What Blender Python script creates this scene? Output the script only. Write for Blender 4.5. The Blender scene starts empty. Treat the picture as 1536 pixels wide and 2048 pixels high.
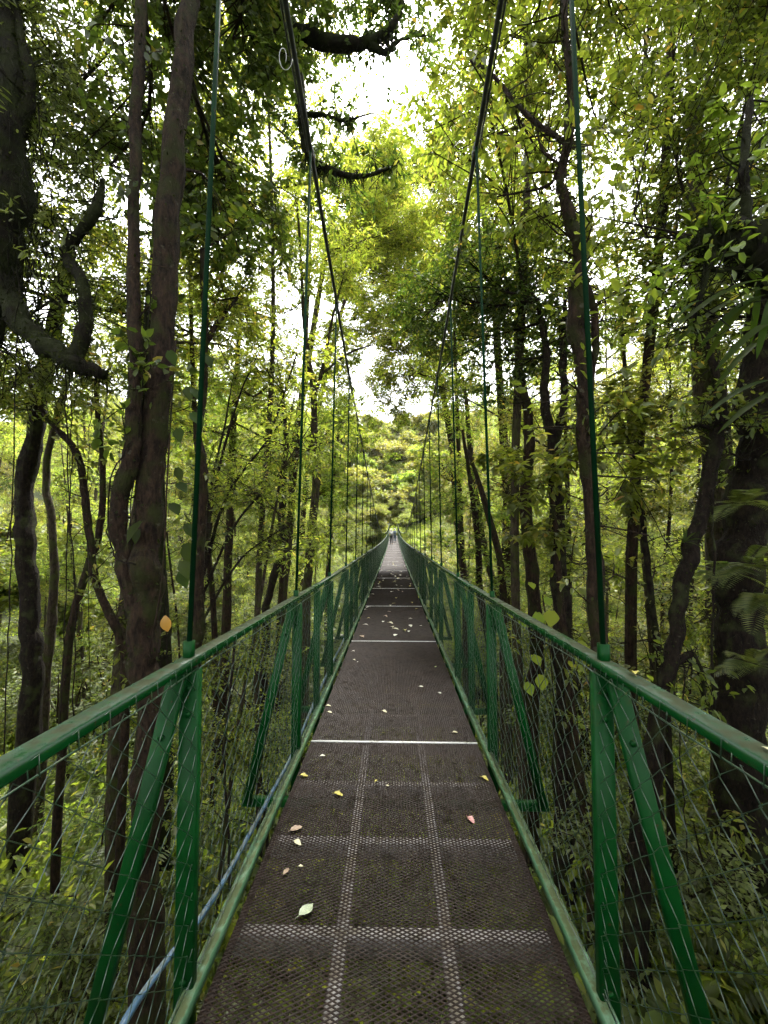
import bpy, math, random
import numpy as np
from mathutils import Vector, Matrix, noise

R = math.radians
rng = np.random.default_rng(11)
random.seed(11)
scene = bpy.context.scene
col = scene.collection
CAM_Z = 1.58

# ------------------------------------------------------------------ camera
cam_d = bpy.data.cameras.new("camera")
cam = bpy.data.objects.new("camera", cam_d)
col.objects.link(cam)
scene.camera = cam
F_PX, IW, IH = 790.0, 1536.0, 2048.0
YAW, PITCH = math.atan(19 / F_PX), math.atan(32 / F_PX)
cam.location = (0, 0, CAM_Z)
cam.rotation_euler = (R(90) + PITCH, 0, YAW)
cam_d.sensor_fit = 'VERTICAL'
cam_d.sensor_height = 24.0
cam_d.lens = 24.0 * F_PX / IH
cam_d.clip_start = 0.05
cam_d.clip_end = 2000
_RM = cam.rotation_euler.to_matrix()


def P(px, py, d):
    """world point that lies d metres ahead along the bridge on the sight line through a photo pixel"""
    v = _RM @ Vector(((px - IW / 2) / F_PX, -(py - IH / 2) / F_PX, -1.0))
    k = d / v.y
    return Vector((v.x * k, v.y * k, CAM_Z + v.z * k))


# ------------------------------------------------------------------ world, sun, exposure
world = bpy.data.worlds.new("World")
scene.world = world
world.use_nodes = True
wn, wl = world.node_tree.nodes, world.node_tree.links
wn.clear()
SUN_EL, SUN_AZ = R(62), R(8)          # azimuth measured from +Y towards +X
sky = wn.new('ShaderNodeTexSky')
sky.sky_type = 'NISHITA'
sky.sun_disc = False
sky.sun_elevation = SUN_EL
sky.sun_rotation = SUN_AZ
sky.air_density = 1.2
sky.dust_density = 4.0
sky.ozone_density = 1.0
hs = wn.new('ShaderNodeHueSaturation')
hs.inputs['Saturation'].default_value = 0.12
bg = wn.new('ShaderNodeBackground')
bg.inputs['Strength'].default_value = 0.15
wo = wn.new('ShaderNodeOutputWorld')
wl.new(sky.outputs[0], hs.inputs['Color'])
wl.new(hs.outputs[0], bg.inputs['Color'])
wl.new(bg.outputs[0], wo.inputs['Surface'])

sun_d = bpy.data.lights.new("sun", 'SUN')
sun_d.energy = 1.5
sun_d.angle = R(14)
sun_d.color = (1.0, 0.96, 0.88)
sun = bpy.data.objects.new("sun", sun_d)
col.objects.link(sun)
sdir = Vector((math.sin(SUN_AZ) * math.cos(SUN_EL), math.cos(SUN_AZ) * math.cos(SUN_EL), math.sin(SUN_EL)))
sun.rotation_euler = (-sdir).to_track_quat('-Z', 'Y').to_euler()
sun.location = (0, 0, 60)

scene.view_settings.view_transform = 'Standard'
scene.view_settings.look = 'None'
scene.view_settings.gamma = 1
scene.view_settings.use_curve_mapping = False
scene.view_settings.exposure = 2.85
cy = scene.cycles
cy.max_bounces = 6
cy.diffuse_bounces = 4
cy.glossy_bounces = 2
cy.transmission_bounces = 3
cy.transparent_max_bounces = 4
cy.caustics_reflective = False
cy.caustics_refractive = False
cy.use_adaptive_sampling = True
cy.adaptive_threshold = 0.03
cy.use_denoising = True
cy.denoiser = 'OPENIMAGEDENOISE'
cy.denoising_input_passes = 'RGB_ALBEDO_NORMAL'
cy.denoising_prefilter = 'ACCURATE'


# ------------------------------------------------------------------ object helpers
def tag(o, label=None, cat=None, group=None, kind=None):
    if label: o['label'] = label
    if cat: o['category'] = cat
    if group: o['group'] = group
    if kind: o['kind'] = kind
    return o


def empty(name, loc, rz=0.0):
    o = bpy.data.objects.new(name, None)
    col.objects.link(o)
    o.location = loc
    o.rotation_euler = (0, 0, rz)
    o.empty_display_size = 0.2
    return o


def link(name, me, parent=None, loc=None, rot=None, scale=None):
    o = bpy.data.objects.new(name, me)
    col.objects.link(o)
    if parent is not None: o.parent = parent
    if loc is not None: o.location = loc
    if rot is not None: o.rotation_euler = rot
    if scale is not None: o.scale = scale
    return o


def mesh_np(name, verts, faces_list, mats, smooth=False, mat_idx=None):
    """faces_list: list of int arrays (n,k); polygons of k corners"""
    me = bpy.data.meshes.new(name)
    verts = np.asarray(verts, dtype=np.float32)
    me.vertices.add(len(verts))
    me.vertices.foreach_set("co", verts.ravel())
    loops = np.concatenate([f.ravel() for f in faces_list]).astype(np.int32)
    totals = np.concatenate([np.full(len(f), f.shape[1], np.int32) for f in faces_list])
    starts = np.concatenate([[0], np.cumsum(totals)[:-1]]).astype(np.int32)
    me.loops.add(len(loops))
    me.loops.foreach_set("vertex_index", loops)
    me.polygons.add(len(totals))
    me.polygons.foreach_set("loop_start", starts)
    me.polygons.foreach_set("loop_total", totals)
    if smooth:
        me.polygons.foreach_set("use_smooth", np.ones(len(totals), dtype=bool))
    if mat_idx is not None:
        me.polygons.foreach_set("material_index", np.concatenate(mat_idx).astype(np.int32))
    for m in (mats if isinstance(mats, (list, tuple)) else [mats]):
        me.materials.append(m)
    me.update(calc_edges=True)
    me.validate()
    return me


class Geo:
    """collects vertices and quads/tris of solid shapes"""
    def __init__(s):
        s.v, s.q, s.t, s.n = [], [], [], 0

    def add(s, v, q=None, t=None):
        v = np.asarray(v, dtype=np.float64).reshape(-1, 3)
        if q is not None and len(q): s.q.append(np.asarray(q) + s.n)
        if t is not None and len(t): s.t.append(np.asarray(t) + s.n)
        s.v.append(v)
        s.n += len(v)
        return s

    def box(s, c, size, M=None):
        c = np.array(c, float); h = np.array(size, float) / 2
        v = np.array([[x, y, z] for z in (-1, 1) for y in (-1, 1) for x in (-1, 1)], float) * h + c
        if M is not None: v = np.array([list(M @ Vector(p)) for p in v])
        q = [[0, 2, 3, 1], [4, 5, 7, 6], [0, 1, 5, 4], [2, 6, 7, 3], [0, 4, 6, 2], [1, 3, 7, 5]]
        return s.add(v, q)

    def bar(s, a, b, w, h, side=None, bev=0.0):
        """rectangular bar from a to b, w across `side`, h the other way, corners chamfered"""
        a, b = Vector(a), Vector(b)
        t = (b - a).normalized()
        x = Vector(side) if side is not None else Vector((1, 0, 0))
        x = (x - t * x.dot(t)).normalized()
        y = t.cross(x)
        if bev <= 0: prof = [(-w/2, -h/2), (w/2, -h/2), (w/2, h/2), (-w/2, h/2)]
        else:
            W, H, e = w / 2, h / 2, bev
            prof = [(-W+e, -H), (W-e, -H), (W, -H+e), (W, H-e), (W-e, H), (-W+e, H), (-W, H-e), (-W, -H+e)]
        n = len(prof)
        v = [list(p + x * u + y * k) for p in (a, b) for u, k in prof]
        q = [[i, (i+1) % n, n+(i+1) % n, n+i] for i in range(n)]
        t3 = [[0, i+1, i] for i in range(1, n-1)] + [[n, n+i, n+i+1] for i in range(1, n-1)]
        return s.add(v, q, t3)

    def tube(s, pts, rad, sides=6, cap=True, rough=0.0, jitter_dir=None):
        pts = np.asarray([list(p) for p in pts], float)
        rad = np.broadcast_to(np.asarray(rad, float), (len(pts),))
        tan = np.gradient(pts, axis=0)
        tan /= np.linalg.norm(tan, axis=1)[:, None] + 1e-9
        up = np.array([0.0, 1.0, 0.0]) if abs(tan[0][2]) > 0.7 else np.array([0.0, 0.0, 1.0])
        x = np.cross(up, tan[0]); x /= np.linalg.norm(x) + 1e-9
        an = np.arange(sides) * 2 * math.pi / sides
        rings = []
        for i in range(len(pts)):
            x = x - tan[i] * np.dot(x, tan[i]); x /= np.linalg.norm(x) + 1e-9
            y = np.cross(tan[i], x)
            r = rad[i] * (1 + (rough * rng.uniform(-1, 1, sides) if rough else 0))
            rings.append(pts[i] + np.outer(np.cos(an) * r, x) + np.outer(np.sin(an) * r, y))
        v = np.concatenate(rings)
        k = np.arange(sides); kn = (k + 1) % sides
        q = np.concatenate([np.stack([i*sides+k, i*sides+kn, (i+1)*sides+kn, (i+1)*sides+k], 1) for i in range(len(pts)-1)])
        t = None
        if cap:
            t = [[0, i+1, i] for i in range(1, sides-1)]
            b = (len(pts)-1)*sides
            t += [[b, b+i, b+i+1] for i in range(1, sides-1)]
        return s.add(v, q, t)

    def mesh(s, name, mats, smooth=False):
        fl = []
        if s.q: fl.append(np.concatenate(s.q))
        if s.t: fl.append(np.concatenate([np.asarray(a) for a in s.t]))
        return mesh_np(name, np.concatenate(s.v), fl, mats, smooth)


def spline(pts, n):
    """Catmull-Rom through control points; returns (n,dim) array"""
    p = np.asarray([list(a) for a in pts], float)
    p = np.vstack([2*p[0]-p[1], p, 2*p[-1]-p[-2]])
    out = []
    m = len(p) - 3
    for u in np.linspace(0, m - 1e-6, n):
        i = int(u); f = u - i
        a, b, c, d = p[i], p[i+1], p[i+2], p[i+3]
        out.append(0.5*((2*b)+(-a+c)*f+(2*a-5*b+4*c-d)*f*f+(-a+3*b-3*c+d)*f**3))
    return np.array(out)


# ------------------------------------------------------------------ materials
def new_mat(name):
    m = bpy.data.materials.new(name)
    m.use_nodes = True
    n, l = m.node_tree.nodes, m.node_tree.links
    n.clear()
    out = n.new('ShaderNodeOutputMaterial')
    return m, n, l, out


def ramp(n, stops, interp='LINEAR'):
    r = n.new('ShaderNodeValToRGB')
    r.color_ramp.interpolation = interp
    el = r.color_ramp.elements
    while len(el) > 1: el.remove(el[-1])
    el[0].position = stops[0][0]; el[0].color = (*stops[0][1], 1)
    for p, c in stops[1:]:
        e = el.new(p); e.color = (*c, 1)
    return r


def leaf_mat(name, cols, trans, tfac=0.5, rough=0.42, spec=0.5):
    m, n, l, out = new_mat(name)
    geo = n.new('ShaderNodeNewGeometry')
    oi = n.new('ShaderNodeObjectInfo')
    r = ramp(n, cols)
    l.new(geo.outputs['Random Per Island'], r.inputs[0])
    # a slow drift of hue between neighbouring sprays and between plants
    hsv = n.new('ShaderNodeHueSaturation')
    mr = n.new('ShaderNodeMapRange')
    mr.inputs['To Min'].default_value = 0.475; mr.inputs['To Max'].default_value = 0.512
    l.new(oi.outputs['Random'], mr.inputs[0])
    l.new(mr.outputs[0], hsv.inputs['Hue'])
    tx = n.new('ShaderNodeTexNoise'); tx.inputs['Scale'].default_value = 0.9; tx.inputs['Detail'].default_value = 1
    l.new(geo.outputs['Position'], tx.inputs['Vector'])
    mv = n.new('ShaderNodeMapRange')
    mv.inputs['From Min'].default_value = 0.3; mv.inputs['From Max'].default_value = 0.7
    mv.inputs['To Min'].default_value = 0.75; mv.inputs['To Max'].default_value = 1.3
    l.new(tx.outputs[0], mv.inputs[0])
    l.new(mv.outputs[0], hsv.inputs['Value'])
    l.new(r.outputs[0], hsv.inputs['Color'])
    pb = n.new('ShaderNodeBsdfPrincipled')
    pb.inputs['Roughness'].default_value = rough
    pb.inputs['Specular IOR Level'].default_value = spec
    l.new(hsv.outputs[0], pb.inputs['Base Color'])
    tr = n.new('ShaderNodeBsdfTranslucent')
    mul = n.new('ShaderNodeMix'); mul.data_type = 'RGBA'; mul.blend_type = 'MULTIPLY'; mul.inputs['Factor'].default_value = 1
    mul.inputs['B'].default_value = (*trans, 1)
    l.new(hsv.outputs[0], mul.inputs['A'])
    l.new(mul.outputs['Result'], tr.inputs['Color'])
    mx = n.new('ShaderNodeMixShader'); mx.inputs[0].default_value = tfac
    l.new(pb.outputs[0], mx.inputs[1]); l.new(tr.outputs[0], mx.inputs[2])
    l.new(mx.outputs[0], out.inputs['Surface'])
    return m


# base colours stay in 0.04-0.12; the transmitted tint is brighter and yellower than the surface
L_DARK = leaf_mat('leaf_dark', [(0, (.024, .038, .008)), (.5, (.042, .062, .012)), (.85, (.066, .090, .017)), (.97, (.10, .11, .02)), (1, (.20, .15, .04))], (2.9, 3.1, 1.6), .42)
L_MID = leaf_mat('leaf_mid', [(0, (.038, .056, .010)), (.5, (.064, .090, .015)), (.88, (.092, .120, .020)), (.97, (.15, .15, .03)), (1, (.22, .15, .04))], (3.5, 3.5, 1.7), .48)
L_BRIGHT = leaf_mat('leaf_bright', [(0, (.054, .080, .013)), (.5, (.084, .114, .019)), (.9, (.115, .142, .026)), (1, (.21, .19, .05))], (4.3, 4.2, 2.2), .56)
L_OLIVE = leaf_mat('leaf_olive', [(0, (.052, .066, .013)), (.5, (.084, .098, .019)), (.9, (.115, .124, .026)), (1, (.21, .17, .05))], (3.3, 3.1, 1.6), .48)
L_FERN = leaf_mat('leaf_fern', [(0, (.040, .056, .014)), (.5, (.066, .088, .022)), (1, (.10, .12, .035))], (2.8, 2.9, 1.7), .42, .5)
L_HILL = leaf_mat('leaf_hill', [(0, (.080, .100, .016)), (.45, (.115, .138, .020)), (.8, (.145, .160, .028)), (1, (.20, .155, .06))], (2.9, 2.9, 1.5), .45)
L_MOSS = leaf_mat('leaf_moss', [(0, (.010, .014, .003)), (1, (.030, .040, .008))], (1.6, 1.7, 1.2), .3, .7, .1)


def bark_mat(name, c0, c1, moss, moss_amt=0.5, scale=6.0):
    m, n, l, out = new_mat(name)
    tc = n.new('ShaderNodeTexCoord')
    mp = n.new('ShaderNodeMapping'); mp.inputs['Scale'].default_value = (1, 1, .35)
    l.new(tc.outputs['Object'], mp.inputs['Vector'])
    a = n.new('ShaderNodeTexNoise'); a.inputs['Scale'].default_value = scale*4; a.inputs['Detail'].default_value = 9; a.inputs['Roughness'].default_value = .7
    l.new(mp.outputs[0], a.inputs['Vector'])
    r = ramp(n, [(.36, c0), (.52, tuple((p+q)/2 for p, q in zip(c0, c1))), (.68, c1)])
    l.new(a.outputs[0], r.inputs[0])
    b = n.new('ShaderNodeTexNoise'); b.inputs['Scale'].default_value = scale*.7; b.inputs['Detail'].default_value = 5
    l.new(tc.outputs['Object'], b.inputs['Vector'])
    rm = ramp(n, [(.62-.25*moss_amt, (0, 0, 0)), (.78-.25*moss_amt, (1, 1, 1))])
    l.new(b.outputs[0], rm.inputs[0])
    mx = n.new('ShaderNodeMix'); mx.data_type = 'RGBA'
    l.new(rm.outputs[0], mx.inputs['Factor']); l.new(r.outputs[0], mx.inputs['A'])
    mx.inputs['B'].default_value = (*moss, 1)
    # pale lichen specks
    v = n.new('ShaderNodeTexNoise'); v.inputs['Scale'].default_value = scale*2.2; v.inputs['Detail'].default_value = 3
    l.new(tc.outputs['Object'], v.inputs['Vector'])
    rv = ramp(n, [(.66, (0, 0, 0)), (.72, (.6, .6, .6))])
    l.new(v.outputs[0], rv.inputs[0])
    mx2 = n.new('ShaderNodeMix'); mx2.data_type = 'RGBA'
    l.new(rv.outputs[0], mx2.inputs['Factor']); l.new(mx.outputs['Result'], mx2.inputs['A'])
    mx2.inputs['B'].default_value = (.085, .08, .055, 1)
    pb = n.new('ShaderNodeBsdfPrincipled'); pb.inputs['Roughness'].default_value = .85; pb.inputs['Specular IOR Level'].default_value = .15
    l.new(mx2.outputs['Result'], pb.inputs['Base Color'])
    bp = n.new('ShaderNodeBump'); bp.inputs['Strength'].default_value = 1; bp.inputs['Distance'].default_value = .08
    l.new(a.outputs[0], bp.inputs['Height']); l.new(bp.outputs[0], pb.inputs['Normal'])
    l.new(pb.outputs[0], out.inputs['Surface'])
    return m


BARK = bark_mat('bark_brown', (.006, .0035, .002), (.050, .030, .018), (.026, .030, .007), .5)
BARK_DARK = bark_mat('bark_dark', (.005, .0035, .0025), (.028, .019, .013), (.035, .042, .014), .4)
BARK_PALE = bark_mat('bark_pale', (.016, .012, .008), (.090, .068, .044), (.05, .058, .015), .55)
MOSSY = bark_mat('bark_mossy', (.005, .004, .002), (.018, .014, .007), (.016, .020, .004), .85)


def metal_paint(name, c0, c1, dirt, dirt_amt=.5, rough=.32, scale=7, spec=.5):
    m, n, l, out = new_mat(name)
    tc = n.new('ShaderNodeTexCoord')
    geo = n.new('ShaderNodeNewGeometry')
    a = n.new('ShaderNodeTexNoise'); a.inputs['Scale'].default_value = scale; a.inputs['Detail'].default_value = 6
    l.new(geo.outputs['Position'], a.inputs['Vector'])
    r = ramp(n, [(.3, c0), (.7, c1)]); l.new(a.outputs[0], r.inputs[0])
    b = n.new('ShaderNodeTexNoise'); b.inputs['Scale'].default_value = scale*2.5; b.inputs['Detail'].default_value = 8; b.inputs['Roughness'].default_value = .7
    l.new(geo.outputs['Position'], b.inputs['Vector'])
    # dirt and algae settle on faces that look up
    sep = n.new('ShaderNodeSeparateXYZ'); l.new(geo.outputs['Normal'], sep.inputs[0])
    mr = n.new('ShaderNodeMapRange'); mr.inputs['From Min'].default_value = .3; mr.inputs['From Max'].default_value = .95
    mr.inputs['To Min'].default_value = -.12; mr.inputs['To Max'].default_value = .30 * dirt_amt * 2
    l.new(sep.outputs[2], mr.inputs[0])
    ad = n.new('ShaderNodeMath'); ad.operation = 'ADD'; l.new(b.outputs[0], ad.inputs[0]); l.new(mr.outputs[0], ad.inputs[1])
    rd = ramp(n, [(.55, (0, 0, 0)), (.72, (1, 1, 1))]); l.new(ad.outputs[0], rd.inputs[0])
    mx = n.new('ShaderNodeMix'); mx.data_type = 'RGBA'
    l.new(rd.outputs[0], mx.inputs['Factor']); l.new(r.outputs[0], mx.inputs['A']); mx.inputs['B'].default_value = (*dirt, 1)
    cn = n.new('ShaderNodeTexNoise'); cn.inputs['Scale'].default_value = scale*6; cn.inputs['Detail'].default_value = 5; cn.inputs['Roughness'].default_value = .6
    l.new(geo.outputs['Position'], cn.inputs['Vector'])
    rc = ramp(n, [(.66, (0, 0, 0)), (.70, (.8, .8, .8))]); l.new(cn.outputs[0], rc.inputs[0])
    mc = n.new('ShaderNodeMix'); mc.data_type = 'RGBA'
    l.new(rc.outputs[0], mc.inputs['Factor']); l.new(mx.outputs['Result'], mc.inputs['A']); mc.inputs['B'].default_value = (.035, .016, .008, 1)
    mx = mc
    pb = n.new('ShaderNodeBsdfPrincipled')
    pb.inputs['Specular IOR Level'].default_value = spec
    rr = n.new('ShaderNodeMapRange'); rr.inputs['To Min'].default_value = rough; rr.inputs['To Max'].default_value = min(1, rough+.5)
    l.new(rd.outputs[0], rr.inputs[0]); l.new(rr.outputs[0], pb.inputs['Roughness'])
    l.new(mx.outputs['Result'], pb.inputs['Base Color'])
    bp = n.new('ShaderNodeBump'); bp.inputs['Strength'].default_value = .25; bp.inputs['Distance'].default_value = .003
    l.new(b.outputs[0], bp.inputs['Height']); l.new(bp.outputs[0], pb.inputs['Normal'])
    l.new(pb.outputs[0], out.inputs['Surface'])
    return m


GREEN = metal_paint('green_paint', (.0005, .024, .0036), (.001, .038, .0056), (.020, .034, .008), .25, .45, spec=.12)
GREEN_RAIL = metal_paint('green_rail_paint', (.0007, .025, .004), (.0012, .039, .0065), (.020, .026, .006), .36, .26, spec=.35)
GREEN_PALE = metal_paint('pale_green_channel', (.035, .10, .045), (.10, .19, .11), (.05, .065, .025), .35, .4, spec=.3)
WIRE = metal_paint('green_wire', (.006, .028, .010), (.018, .046, .022), (.05, .06, .03), .1, .32, spec=.9)
GRATE = metal_paint('brown_grating', (.009, .0052, .0032), (.016, .0095, .006), (.009, .007, .004), .05, .42, spec=.08)
STRIP = metal_paint('grey_strip', (.30, .30, .30), (.44, .43, .43), (.18, .16, .12), .35, .4)
BEAM = metal_paint('beam_brown', (.30, .29, .28), (.42, .41, .40), (.20, .18, .14), .2, .4)
JOINT = metal_paint('joint_plate', (.50, .50, .48), (.66, .66, .64), (.25, .24, .18), .15, .35)
CABLE = metal_paint('steel_cable', (.020, .021, .023), (.045, .046, .050), (.05, .05, .03), .1, .35)
HANGER = metal_paint('hanger_paint', (.0008, .012, .0035), (.0014, .020, .006), (.02, .02, .012), .1, .65, spec=.06)
BLUE = metal_paint('blue_pipe', (.045, .10, .17), (.08, .15, .24), (.10, .12, .11), .3, .35)


def plain(name, c, rough=.7, trans=None):
    m, n, l, out = new_mat(name)
    pb = n.new('ShaderNodeBsdfPrincipled'); pb.inputs['Roughness'].default_value = rough
    tx = n.new('ShaderNodeTexNoise'); tx.inputs['Scale'].default_value = 14; tx.inputs['Detail'].default_value = 4
    tc = n.new('ShaderNodeTexCoord'); l.new(tc.outputs['Object'], tx.inputs['Vector'])
    r = ramp(n, [(.3, tuple(k*.72 for k in c)), (.7, tuple(min(1, k*1.2) for k in c))]); l.new(tx.outputs[0], r.inputs[0])
    l.new(r.outputs[0], pb.inputs['Base Color'])
    l.new(pb.outputs[0], out.inputs['Surface'])
    return m


SOIL, _n, _l, _o = new_mat('forest_soil')
_g = _n.new('ShaderNodeNewGeometry')
_t = _n.new('ShaderNodeTexNoise'); _t.inputs['Scale'].default_value = 1.5; _t.inputs['Detail'].default_value = 9; _t.inputs['Roughness'].default_value = .7
_l.new(_g.outputs['Position'], _t.inputs['Vector'])
_r = ramp(_n, [(.3, (.025, .024, .010)), (.5, (.045, .055, .016)), (.62, (.055, .075, .018)), (.75, (.08, .10, .025))])
_l.new(_t.outputs[0], _r.inputs[0])
_p = _n.new('ShaderNodeBsdfPrincipled'); _p.inputs['Roughness'].default_value = .95
_l.new(_r.outputs[0], _p.inputs['Base Color'])
_b = _n.new('ShaderNodeBump'); _b.inputs['Strength'].default_value = 1; _b.inputs['Distance'].default_value = .15
_l.new(_t.outputs[0], _b.inputs['Height']); _l.new(_b.outputs[0], _p.inputs['Normal'])
_l.new(_p.outputs[0], _o.inputs['Surface'])

# ------------------------------------------------------------------ the ground: a ravine under the bridge and a hillside behind it
GY = [-40, -8, -3, 0, 5, 15, 35, 52, 64, 71, 78, 92, 120, 170, 240, 600]
GZ = [0.6, 0.0, -1.5, -5.0, -6.6, -9.0, -12.0, -9.0, -4.6, -.75, 0.5, 7.0, 22.0, 42.0, 47.0, 48.0]


def ground_z(x, y):
    x = np.asarray(x, float); y = np.asarray(y, float)
    z = np.interp(y, GY, GZ)
    side = np.abs(x)
    z = z + np.clip(side - 4, 0, 14) * .20 + np.clip(side - 18, 0, 60)*.06 + np.sin(x*.21 + y*.13)*.5 + np.sin(x*.083 - y*.11 + 1)*.9*np.clip(side/6, 0, 1)
    return z


gx = np.concatenate([np.linspace(-400, -60, 18), np.linspace(-56, 56, 90), np.linspace(60, 400, 18)])
gy = np.concatenate([np.linspace(-300, -42, 14), np.linspace(-40, 180, 150), np.linspace(186, 900, 24)])
X, Y = np.meshgrid(gx, gy)
Z = ground_z(X, Y) + rng.normal(0, .08, X.shape)
V = np.stack([X, Y, Z], -1).reshape(-1, 3)
nx, ny = len(gx), len(gy)
ii, jj = np.meshgrid(np.arange(nx-1), np.arange(ny-1))
a_ = (jj*nx + ii).ravel()
ground = link('ground', mesh_np('ground', V, [np.stack([a_, a_+1, a_+nx+1, a_+nx], 1)], SOIL, True))
ground['kind'] = 'structure'

# ------------------------------------------------------------------ the bridge
RAIL_D = [-6, 0, 1.41, 3, 4.5, 6, 7.85, 9.3, 12.8, 15.3, 23.4, 32, 38, 42.7, 50, 60, 72]
RAIL_Z = [.32, .42, .455, .52, .557, .585, .615, .64, .70, .755, .86, .89, .88, .83, .70, .46, .10]
CAB_D = [-6, 0, 1.42, 3, 4.54, 6.1, 7.7, 9.2, 10.8, 12.3, 13.9, 15.4, 17, 20, 24, 30, 38, 48, 58, 70, 74]
CAB_H = [4.9, 3.62, 3.3, 2.98, 2.67, 2.37, 2.11, 1.83, 1.51, 1.20, .90, .62, .38, .05, -.25, -.40, -.42, -.25, .2, .95, 1.1]
rail_z = lambda y: CAM_Z - np.interp(y, RAIL_D, RAIL_Z)
deck_z = lambda y: rail_z(y) - 1.12
cab_z = lambda y: CAM_Z + np.interp(y, CAB_D, CAB_H)
cab_w = lambda y: np.interp(y, [0, 3, 6, 10], [.62, .65, .69, .715])
RW = .735            # half distance between the handrails
DW = .635            # half width of the grating
Y0, Y1 = -4.6, 70.5

bridge = empty('suspension_bridge', (0, Y0, float(deck_z(Y0))))
tag(bridge, 'long narrow green hanging footbridge with brown mesh deck crossing the forest ravine', 'bridge')
BO = Vector(bridge.location)


def bpart(name, me, loc, rot=(0, 0, 0), parent=None):
    o = link(name, me, bridge, Vector(loc) - BO, rot)
    return o


def frame_at(y, L):
    """middle point height and slope of the deck over the length L from y"""
    z0, z1 = float(deck_z(y)), float(deck_z(y + L))
    return z0, math.atan2(z1 - z0, L)


# grating panel (expanded metal), real strands
PAN = 2.92


def grating(L):
    LW, SW = .0345, .0165
    nx_, ny_ = int(round(2*DW/LW)), int(round(L/SW))
    lw, sw = 2*DW/nx_, L/ny_
    segs = []
    for j in range(ny_):
        y = (j + .5) * sw
        x = -DW + np.arange(nx_) * lw
        # four strands per diamond row: up and down zigzags
        xm = x + lw/2
        segs.append(np.stack([x, np.full(nx_, y), xm, np.full(nx_, y + sw/2)], 1))
        segs.append(np.stack([xm, np.full(nx_, y + sw/2), x + lw, np.full(nx_, y)], 1))
        segs.append(np.stack([x, np.full(nx_, y), xm, np.full(nx_, y - sw/2)], 1))
        segs.append(np.stack([xm, np.full(nx_, y - sw/2), x + lw, np.full(nx_, y)], 1))
    sg = np.concatenate(segs)
    a, b = sg[:, :2], sg[:, 2:]
    t = b - a; t /= np.linalg.norm(t, axis=1)[:, None]
    nrm = np.stack([-t[:, 1], t[:, 0]], 1)
    nrm *= np.sign(nrm[:, 1])[:, None]
    w = .00125
    # three-sided strand: two lower edges and a raised one leaning forward like pressed metal
    def ring(p):
        lo = np.concatenate([p - nrm*w, np.full((len(p), 1), -.002)], 1)
        hi = np.concatenate([p + nrm*w*1.1, np.full((len(p), 1), .0025)], 1)
        bt = np.concatenate([p + nrm*w*.6, np.full((len(p), 1), -.003)], 1)
        return np.stack([lo, hi, bt], 1)
    v = np.concatenate([ring(a), ring(b)], 1).reshape(-1, 3)
    base = np.arange(len(sg))[:, None] * 6
    q = np.concatenate([base + np.array([[0, 1, 4, 3]]), base + np.array([[1, 2, 5, 4]])])
    me = mesh_np('deck_grating', v, [q], GRATE)
    return me


grate_me = grating(PAN - .012)
joint_me = Geo().bar((-DW, 0, .004), (DW, 0, .004), .016, .008, (0, 1, 0)).mesh('deck_joint', JOINT)
edge_me = Geo().bar((0, 0, 0), (0, PAN - .01, 0), .03, .006, (1, 0, 0)).mesh('edge_strip', GRATE)
strip_me = Geo().bar((0, 0, 0), (0, PAN - .01, 0), .050, .006, (1, 0, 0)).mesh('grey_strip', STRIP)
NB = 6
beam_me = Geo().bar((-DW, 0, 0), (DW, 0, 0), .048, .085, (0, 1, 0), .004).mesh('cross_beam', BEAM)
JY0 = 3.10 - PAN*3
npan = int((Y1 - JY0) / PAN) + 1
for k in range(npan):
    y = JY0 + k*PAN
    z, sl = frame_at(y, PAN)
    if y + PAN > Y1 + .5: break
    M = Matrix.Rotation(sl, 3, 'X')
    def put(name, me, off):
        p = Vector((0, y, z)) + M @ Vector(off)
        bpart(name, me, p, (sl, 0, 0))
    g = bpart('deck_grating', grate_me, Vector((0, y, z)), (sl, 0, 0)); g['kind'] = 'stuff'
    if y > 2: put('deck_joint', joint_me, (0, -.006, 0))
    for s in (-1, 1):
        put('grey_strip', strip_me, (s*.206, 0, -.010))
        put('edge_strip', edge_me, (s*(DW - .012), 0, -.007))
    for j in range(NB):
        put('cross_beam', beam_me, (0, (j)*PAN/NB + (.035 if j == 0 else 0), -.057))

# hand rails: 3.12 m lengths, each a chamfered box tube
RL = 3.12
ry = 3.77 - RL*3
rail_me = Geo().bar((0, 0, 0), (0, RL - .006, 0), .058, .034, (1, 0, 0), .006).mesh('handrail', GREEN_RAIL)
low_me = Geo().bar((0, 0, 0), (0, RL - .006, 0), .045, .05, (1, 0, 0), .004).mesh('bottom_rail', GREEN_PALE)
sleeve_me = Geo().bar((0, -.03, 0), (0, .03, 0), .064, .040, (1, 0, 0), .006).mesh('rail_sleeve', GREEN)
while ry < Y1:
    L = min(RL, Y1 - ry)
    z0, z1 = float(rail_z(ry)), float(rail_z(ry + RL))
    sl = math.atan2(z1 - z0, RL)
    for s in (-1, 1):
        bpart('handrail', rail_me, (s*RW, ry, z0 - .017), (sl, 0, 0))
        bpart('bottom_rail', low_me, (s*(RW - .035), ry, z0 - 1.145), (sl, 0, 0))
        if -1 < ry < 40: bpart('rail_sleeve', sleeve_me, (s*RW, ry, z0 - .017), (sl, 0, 0))
    # the post under each rail joint
    for s in (-1, 1):
        pm = 'joint_post'
        if pm not in bpy.data.meshes:
            Geo().bar((0, 0, -1.36), (0, 0, 0), .055, .05, (1, 0, 0), .004).mesh(pm, GREEN)
        bpart('post', bpy.data.meshes[pm], (s*(RW - .005), ry + .02, z0 - .05))
    ry += RL

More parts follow.
